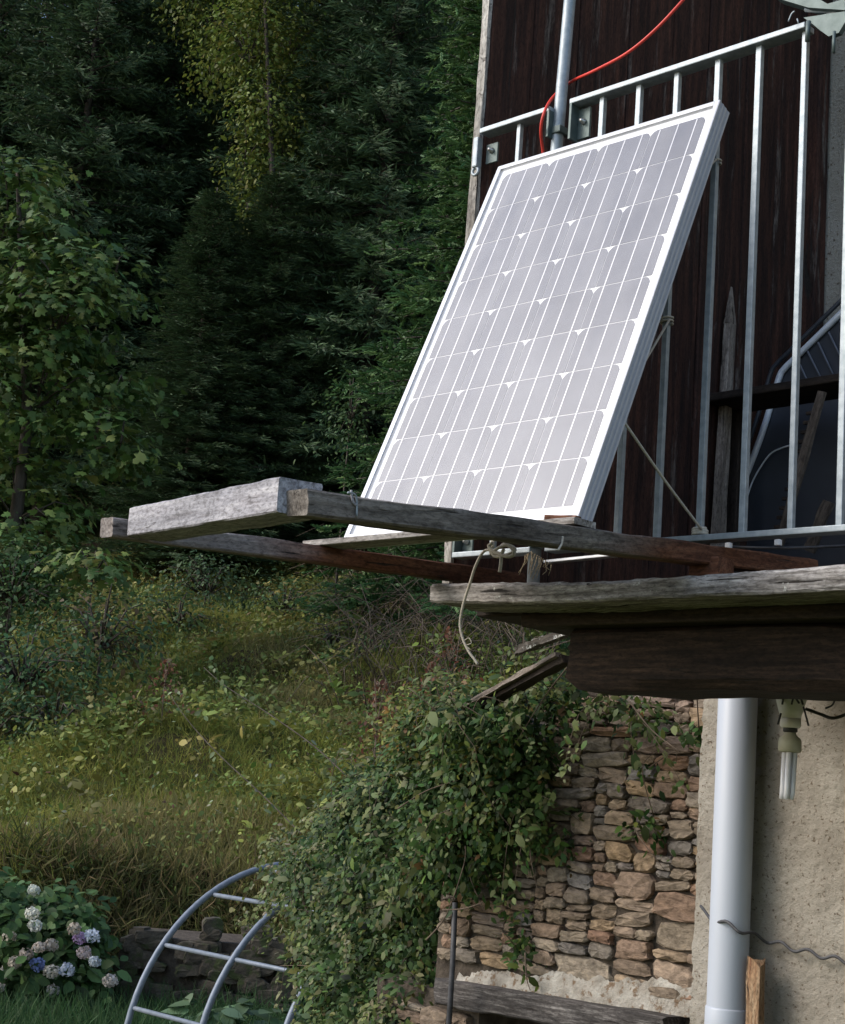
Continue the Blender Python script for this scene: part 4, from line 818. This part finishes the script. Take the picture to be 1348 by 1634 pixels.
# cabbages at the tunnel foot
for i, (px, w) in enumerate(((385, 10.6), (425, 10.5), (462, 10.7), (505, 10.5))):
    b = gpt(px, w); t = thing('cabbage_plant', ['leftmost grey-green cabbage plant at the tunnel foot', 'second grey-green cabbage plant from the left at the tunnel foot', 'third grey-green cabbage plant from the left at the tunnel foot', 'rightmost grey-green cabbage plant, beside the thicket'][i], 'cabbage', b, group='cabbages under the tunnel frame'); n = 16
    a = g5.uniform(0, 6.28, n); out = np.stack([np.cos(a), np.sin(a), g5.uniform(.2, 1.2, n)], 1)
    leafy('leaf', t, np.array(b)+np.stack([0.05*np.cos(a), 0.05*np.sin(a), 0.12+g5.uniform(0, .16, n)], 1), out, 0.15, [(0.08, 0.13, 0.065), (0.11, 0.165, 0.085)], [1, 1], OVATE_V, OVATE_F, 70+i, up=1.2, droop=-0.2)

# ================================================================== TREES
def spruce_meshes(seed, H, R, cols, wts, fine=False, sag=0.35, low=0.06, twig=0.27):
    g2 = np.random.default_rng(seed); P = []; A = []; N = []; S = []; Cc = []; limbs = []
    z = H*low; cols = np.asarray(cols, float)
    den = 8.5 if fine else 12
    while z < H*0.985:
        t = z/H; L0 = R*(1-t)**0.75+0.15; nb = g2.integers(5, 8)
        a0 = g2.uniform(0, 6.28)
        for b in range(nb):
            L = L0*g2.uniform(0.65, 1.12); a = a0+6.28*b/nb+g2.normal(0, .25); dr = np.array([math.cos(a), math.sin(a), 0.0]); side = np.array([-dr[1], dr[0], 0])
            rise = 0.25*(t-0.35); m = int(6+L*den); tt = np.linspace(0.12, 1, m)
            path = np.outer(tt*L, dr)+np.outer(L*(rise*tt-sag*tt**1.6*(1-0.55*tt)), [0, 0, 1])+np.array([0, 0, z])
            limbs.append((path[0]-dr*0.12*L, path[m//2], path[-1]))
            for i, q in enumerate(path):
                for sd in (-1, 1):
                    tl = (0.30*L*(1-0.75*tt[i])+0.16)*g2.uniform(0.7, 1.2); nb2 = 2 if tl < 0.4 else (3 if tl < .8 else 4)
                    dirv = norm(dr*g2.uniform(.5, .9)+side*sd*g2.uniform(.6, 1)+np.array([0, 0, g2.uniform(-.55, -.05)]))
                    c = cols[g2.choice(len(cols), p=np.asarray(wts)/np.sum(wts))]*(1+g2.normal(0, .15))
                    for k in range(nb2):
                        f0 = k/nb2
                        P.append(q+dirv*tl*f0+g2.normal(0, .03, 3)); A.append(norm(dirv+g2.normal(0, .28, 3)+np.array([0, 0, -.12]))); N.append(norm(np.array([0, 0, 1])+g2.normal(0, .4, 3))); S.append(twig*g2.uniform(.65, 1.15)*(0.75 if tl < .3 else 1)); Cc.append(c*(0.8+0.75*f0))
            P.append(path[-1]-dr*.05); A.append(dr+np.array([0, 0, .15])); N.append(np.array([0, 0, 1.])); S.append(twig); Cc.append(cols[0]*1.2)
        z += g2.uniform(0.26, 0.42)*(1.0 if t < .7 else .7)
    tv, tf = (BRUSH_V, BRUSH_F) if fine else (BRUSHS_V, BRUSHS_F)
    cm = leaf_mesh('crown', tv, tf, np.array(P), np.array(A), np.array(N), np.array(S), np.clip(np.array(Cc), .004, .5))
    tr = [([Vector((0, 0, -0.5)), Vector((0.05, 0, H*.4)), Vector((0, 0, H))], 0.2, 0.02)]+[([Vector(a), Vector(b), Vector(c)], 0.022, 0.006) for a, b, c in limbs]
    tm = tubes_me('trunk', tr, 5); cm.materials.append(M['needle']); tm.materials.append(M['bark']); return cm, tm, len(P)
DARK = [(0.05, 0.09, 0.046), (0.068, 0.112, 0.053), (0.09, 0.135, 0.062)]
MID = [(0.045, 0.1, 0.034), (0.065, 0.125, 0.04), (0.09, 0.15, 0.05)]
kinds = [spruce_meshes(1, 25, 3.0, DARK, [3, 3, 1]), spruce_meshes(2, 23, 3.4, DARK, [2, 3, 2], sag=0.42), spruce_meshes(3, 15, 2.6, MID, [2, 3, 2], fine=True, sag=0.5, low=0.03, twig=0.27)]
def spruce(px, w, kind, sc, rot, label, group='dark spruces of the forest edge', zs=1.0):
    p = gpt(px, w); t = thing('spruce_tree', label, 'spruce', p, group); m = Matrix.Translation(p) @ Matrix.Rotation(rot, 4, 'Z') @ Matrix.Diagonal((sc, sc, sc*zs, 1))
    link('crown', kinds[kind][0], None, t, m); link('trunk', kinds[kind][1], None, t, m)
front = [(-110, 37, 0, 1.0), (55, 36, 1, 1.0), (195, 38, 0, 1.02), (310, 42, 1, .95), (465, 35, 1, 1.02), (565, 33, 0, 1.0), (655, 36, 1, 1.0)]
lab = ['dark spruce at the far left edge of the forest', 'dark spruce behind the top of the maple', 'dark spruce right of the maple in the front row', 'dark spruce left of the yellow-green tree', 'dark spruce just right of the yellow-green tree', 'dark spruce midway between yellow-green tree and plank screen', 'dark spruce nearest the plank screen in the front row']
for i, (px, w, k, s) in enumerate(front): spruce(px, w, k, s, i*1.3, lab[i])
for i, (px, w, k, s) in enumerate([(-30, 50, 0, 1.05), (120, 48, 1, 1.1), (255, 52, 0, 1.1), (520, 50, 0, 1.1), (620, 47, 1, 1.1), (730, 50, 0, 1.1), (800, 44, 1, 1.0), (40, 64, 1, 1.2), (180, 66, 0, 1.2), (330, 66, 1, 1.25), (470, 64, 0, 1.25), (590, 66, 1, 1.2), (700, 64, 0, 1.2), (-120, 60, 1, 1.2), (400, 75, 1, 1.2), (885, 36, 0, 1.0), (960, 41, 1, 1.0), (1050, 37, 0, .95), (1150, 43, 1, 1.0), (900, 52, 1, 1.1), (1010, 55, 0, 1.1), (1120, 56, 1, 1.1), (1260, 48, 0, 1.0), (-230, 38, 1, 1.0), (-340, 42, 0, 1.0)]):
    spruce(px, w, k, s, i*2.1+.4, 'dark spruce standing deep in the forest behind the front row', 'spruces deep in the forest')
spruce(392, 32.5, 1, 0.8, 1.9, 'low broad spruce standing below the yellow-green tree', 'near spruces beside the house', .5)
spruce(290, 32, 0, 0.8, 4.9, 'low dim spruce at the forest edge right of the maple', 'near spruces beside the house', .45)
spruce(752, 24, 2, 1.0, 0.6, 'brighter green spruce beside the house behind the plank screen', 'near spruces beside the house')
spruce(820, 27, 2, 1.05, 2.6, 'green spruce half hidden behind the house and panel', 'near spruces beside the house')

def broadleaf(name, label, cat, base, crown, size, cols, wts, tmpl, dens, seed, trunk_r=0.14, layers=True, per=30, cl=0.5, group=None, up=0.9, trans='leaf'):
    """crown: list of (centre, radii); leaves sit in flat sprays on the crown's shell"""
    g2 = np.random.default_rng(seed); t = thing(name, label, cat, base, group); P = []; O = []; limbs = []
    top = max(c[2]+r[2]*.6 for c, r in crown); mid = Vector((base[0], base[1], (base[2]+top)/2)); b = Vector(base)
    limbs.append(([b-Vector((0, 0, .3)), mid, Vector((crown[0][0][0], crown[0][0][1], top))], trunk_r, trunk_r*.2))
    for c, r in crown:
        n = int(dens*r[0]*r[2]); d = norm(g2.normal(size=(n, 3))); rr = g2.uniform(.45, 1, (n, 1))**.7; cc = np.array(c)+d*rr*np.array(r)
        for i in range(n):
            m = int(per*g2.uniform(.5, 1.3)); q = g2.normal(0, 1, (m, 3))*np.array([cl, cl, cl*.3 if layers else cl]); q[:, 2] -= 0.25*np.linalg.norm(q[:, :2], axis=1)
            P.append(cc[i]+q); O.append(np.repeat(d[i][None], m, 0)+0.6*norm(q))
            if i % 3 == 0:
                s = Vector(c)+(Vector(cc[i])-Vector(c))*.15-Vector((0, 0, .35*r[2])); e = Vector(cc[i]); limbs.append(([s, (s+e)/2+Vector((0, 0, .15)), e], 0.018, 0.005))
    P = np.concatenate(P); O = np.concatenate(O); tv, tf = tmpl
    leafy('crown', t, P, O, size, cols, wts, tv, tf, seed+1, up=up, droop=.5)
    link('trunk', tubes_me('trunk', limbs, 5), M['bark'], t); return t
def zc(px, py, w): return tuple(hp(px, py, w))
MG = [(0.045, 0.085, 0.024), (0.065, 0.115, 0.03), (0.1, 0.15, 0.04), (0.14, 0.17, 0.05)]
MT = (MAPLE_V, MAPLE_F)
broadleaf('maple_tree', 'green maple with layered lobed leaves at the left edge', 'maple', gpt(20, 22), [(zc(20, 330, 22), (.8, .9, 1.0)), (zc(-30, 450, 22), (1.3, 1.3, 1.3)), (zc(120, 470, 21.6), (1.0, 1.0, 1.0)), (zc(60, 600, 22), (1.2, 1.2, 1.1)), (zc(150, 690, 21.5), (.75, .8, .5)), (zc(30, 790, 22), (1.1, 1.1, .8)), (zc(-60, 650, 22), (1.3, 1.3, 1.3)), (zc(60, 900, 21.6), (.9, .9, .5)), (zc(180, 440, 21.6), (.55, .6, .35)), (zc(200, 600, 21.5), (.6, .6, .35)), (zc(195, 690, 21.4), (.55, .6, .35)), (zc(90, 510, 21.4), (1.0, .8, .7)), (zc(20, 860, 21.5), (1.0, .9, .5)), (zc(90, 380, 21.8), (.7, .7, .6))],
          0.13, MG, [3, 4, 3, 1], MT, 24, 101, per=34, cl=0.26)
broadleaf('yellow_green_tree', 'yellow-green broadleaf tree glowing between the dark spruces', 'tree', gpt(395, 33), [(zc(400, 60, 33), (1.0, .9, 1.2)), (zc(430, 160, 33), (.7, .8, 1.0)), (zc(395, 230, 33), (.5, .5, .8)), (zc(340, 20, 35), (.9, .8, 1.2)), (zc(400, 320, 33), (.5, .5, .5)), (zc(440, -60, 33), (1.2, .8, 1.0)), (zc(465, 70, 33.5), (.8, .8, .7)), (zc(340, 110, 34), (.55, .6, .6)), (zc(450, 250, 33.5), (.5, .5, .5)), (zc(310, -20, 35), (.9, .8, .9))],
          0.11, [(0.1, 0.135, 0.026), (0.135, 0.165, 0.035), (0.07, 0.105, 0.024), (0.15, 0.155, 0.035)], [3, 3, 2, 1], (LEAF_V, LEAF_F), 42, 111, per=44, cl=0.3, layers=False)
SG = [(0.035, 0.075, 0.028), (0.05, 0.095, 0.035), (0.08, 0.125, 0.045)]
shr = [(20, 930, 20.5, 1.1, .7, 'leafy shrub under the maple at the left edge', SG), (150, 900, 20, .55, .3, 'low maple sapling below the timber frame corner', MG), (40, 1060, 18.5, .95, .65, 'round shrub at the left foot of the meadow', SG), (165, 1000, 19, .75, .6, 'mixed shrub with brownish seed heads beside the dark forest edge', [(0.04, 0.08, 0.03), (0.09, 0.07, 0.03), (0.05, 0.09, 0.035)]),
       (90, 1140, 17.5, .6, .35, 'low shrub in front of the round shrub', SG), (-30, 1150, 17.5, .7, .6, 'dark shrub cut by the left picture edge', SG), (330, 930, 27, .9, .5, 'dim bush at the forest edge behind the timber frame', DARK), (455, 960, 27, .9, .45, 'dim green bush at the meadow top under the back beam', SG), (620, 930, 30, 1.1, .6, 'bush at the meadow top below the solar panel', SG), (540, 1020, 23, .6, .4, 'yellow-green bush in the upper meadow', [(0.1, 0.12, 0.03), (0.06, 0.09, 0.03)]), (285, 985, 25, .8, .45, 'dark low bush at the top left of the meadow', SG), (560, 650, 25, .25, .9, 'slender sapling left of the solar panel', SG)]
for i, (px, py, w, rx, rz, lb, cs) in enumerate(shr):
    c = zc(px, py, w); b = gpt(px, w); z = min(b.z, c[2]-.3)
    broadleaf('shrub', lb, 'shrub', (c[0], c[1], z), [(c, (rx, rx, rz))], 0.072 if i != 1 else .12, cs, None, (LEAF_V, LEAF_F) if i != 1 else MT, 150 if i != 1 else 70, 130+3*i, trunk_r=.03, per=24, cl=.2, layers=(i == 1), group='shrubs round the meadow')

# ================================================================== MEADOW COVER
g6 = np.random.default_rng(50)
n = 56000; w = 13.1+20.5*g6.uniform(0, 1, n)**1.15; pxx = g6.uniform(-60, 900, n); s = w*(pxx-674)/2430
x, y = ws(w, s); zz = hill(w, s); base = np.stack([x, y, zz], 1)
patch = np.sin(x*1.1+np.sin(y*.9)*1.5)+np.sin(y*1.7+x*.6)*.7+g6.normal(0, .5, n)
GV = [(0, -0.02, 0), (0, 0.02, 0), (0.55, -0.014, 0.03), (0.55, 0.014, 0.03), (1, 0, -0.12)]; GF = [(0, 2, 1), (1, 2, 3), (2, 4, 3)]
per = 5; bp_ = np.repeat(base, per, 0)+np.concatenate([g6.normal(0, .09, (n*per, 2)), np.zeros((n*per, 1))], 1)
ax = norm(np.stack([g6.normal(0, .55, n*per), g6.normal(0, .55, n*per), np.ones(n*per)], 1)); nr = g6.normal(size=(n*per, 3))
gc = np.where(np.repeat(patch, per)[:, None] > 0.75, pick([(0.23, 0.2, 0.085), (0.18, 0.17, 0.06)], n*per), pick([(0.21, 0.225, 0.046), (0.26, 0.25, 0.062), (0.17, 0.195, 0.042)], n*per))
o = link('meadow_grass', leaf_mesh('meadow_grass', GV, GF, bp_, ax, nr, g6.uniform(.08, .24, n*per)*np.repeat(np.where(patch > .75, 1.3, .9), per), gc), M['grass']); tag(o, 'long rough grass covering the sloping meadow', 'grass', kind='stuff')
n = 60000; w = 13.2+19.5*g6.uniform(0, 1, n); pxx = g6.uniform(-60, 900, n); s = w*(pxx-674)/2430; x, y = ws(w, s); zz = hill(w, s)+g6.uniform(.02, .45, n)**1.3
cl_ = (np.sin(x*2.3+y)+np.sin(y*2.9-x*1.4)+g6.normal(0, .6, n)) > -.2
P = np.stack([x, y, zz], 1)[cl_]; n = len(P)
o = leafy('meadow_weeds', None, P, g6.normal(size=(n, 3)), 0.055, [(0.1, 0.14, 0.034), (0.14, 0.17, 0.042), (0.19, 0.185, 0.05), (0.24, 0.25, 0.16), (0.13, 0.07, 0.04)], [5, 4, 2, .35, .25], LEAF_V, LEAF_F, 51, up=1.0); tag(o, 'leafy weeds growing among the meadow grass', 'weeds', kind='stuff')
nc = 420; wc = 14+17.5*g6.uniform(0, 1, nc)**.8; pc_ = g6.uniform(-40, 900, nc); sc_ = wc*(pc_-674)/2430; xc, yc_ = ws(wc, sc_); zc_ = hill(wc, sc_)
k_ = g6.integers(0, nc, 26000); hgt = g6.uniform(.15, .55, nc); P = np.stack([xc[k_]+g6.normal(0, .2, 26000), yc_[k_]+g6.normal(0, .2, 26000), zc_[k_]+g6.uniform(0, 1, 26000)*hgt[k_]], 1)
tint = pick([(0.14, 0.175, 0.04), (0.18, 0.195, 0.046), (0.11, 0.15, 0.04), (0.22, 0.195, 0.06)], nc)
me_ = leaf_mesh('herb_clumps', LEAF_V, LEAF_F, P, norm(g6.normal(size=(26000, 3))), norm(g6.normal(0, .6, (26000, 3))+np.array([.1, -.2, 1])), .085*g6.lognormal(0, .35, 26000), np.clip(tint[k_]*(1+g6.normal(0, .2, (26000, 1))), .01, .4))
o = link('herb_clumps', me_, M['leaf']); tag(o, 'clumps of broad-leaved herbs scattered over the meadow slope', 'weeds', kind='stuff')
# dry brown scrub on the slope under the deck
lst = []
for k in range(900):
    px = g6.uniform(560, 900); w_ = g6.uniform(20, 30); p = gpt(px, w_); a = g6.uniform(0, 6.28); L = g6.uniform(.5, 1.5)
    q = p+Vector((math.cos(a)*L*.6, math.sin(a)*L*.6, L*g6.uniform(.4, 1))); r = q+Vector((math.cos(a)*L*.4, math.sin(a)*L*.4, -L*g6.uniform(0, .4))); lst.append(([p, (p+q)/2+Vector((0, 0, .2)), q, r], .009, .003))
o = link('dry_brush', tubes_me('dry_brush', lst, 4), M['twig']); tag(o, 'tangle of dry brown brush on the slope below the deck', 'brush', kind='stuff')
# reddish dock plants
for i, (px, py, w_, h, lb) in enumerate(((600, 1170, 15.5, 1.1, 'tall reddish dock plant left of the vine'), (715, 1060, 17, .8, 'reddish dock plant below the hanging rope'), (262, 1095, 17, .6, 'small reddish dock plant in the left of the meadow'), (690, 1110, 16.4, .7, 'short reddish dock plant beside the vine top'))):
    c = zc(px, py, w_); b = gpt(px, w_); t = thing('dock_plant', lb, 'plant', (c[0], c[1], min(b.z, c[2]-.3)), 'reddish dock plants'); n = int(260*h)
    zq = g6.uniform(-.5, .5, n)*h; rr = .24*(1.15-(zq/h+.5)); P = np.array(c)+np.stack([g6.normal(0, 1, n)*rr, g6.normal(0, 1, n)*rr, zq], 1)
    leafy('seed_head', t, P, g6.normal(size=(n, 3)), .05, [(0.1, 0.045, 0.03), (0.14, 0.06, 0.035), (0.2, 0.15, 0.1)], [3, 3, .7], LEAF_V, LEAF_F, 90+i, mat='grass')
    stems('stem', t, [([Vector((c[0]+g6.normal(0, .05), c[1], c[2]-.5*h-.25)), Vector((c[0], c[1], c[2])), Vector((c[0]+g6.normal(0, .1), c[1], c[2]+.5*h))], .007) for k in range(4)])
# garden ground cover near the frame bottom and grass fringe on the bank
n = 16000; w = g6.uniform(9.2, 13.2, n); pxx = g6.uniform(-60, 720, n); s = w*(pxx-674)/2430; x, y = ws(w, s); zz = hill(w, s)+.01
o = link('garden_grass', leaf_mesh('garden_grass', GV, GF, np.stack([x, y, zz], 1), norm(np.stack([g6.normal(0, .6, n), g6.normal(0, .6, n), np.ones(n)], 1)), g6.normal(size=(n, 3)), g6.uniform(.08, .3, n), pick([(0.03, 0.07, 0.025), (0.05, 0.09, 0.035)], n)), M['grass']); tag(o, 'low green plants covering the garden floor by the hydrangea', 'ground cover', kind='stuff')
n = 9000; pxx = g6.uniform(60, 620, n); w = g6.uniform(12.6, 13.7, n); s = w*(pxx-674)/2430; x, y = ws(w, s); zz = hill(w, s)
o = link('bank_grass', leaf_mesh('bank_grass', GV, GF, np.stack([x, y, zz], 1), norm(np.stack([g6.normal(.35, .5, n), g6.normal(-.35, .5, n), g6.uniform(-.5, .7, n)], 1)), g6.normal(size=(n, 3)), g6.uniform(.2, .5, n), pick([(0.16, 0.125, 0.06), (0.09, 0.09, 0.034), (0.06, 0.075, 0.024)], n)), M['grass']); tag(o, 'dry grass hanging over the edge of the earth bank', 'grass', kind='stuff')
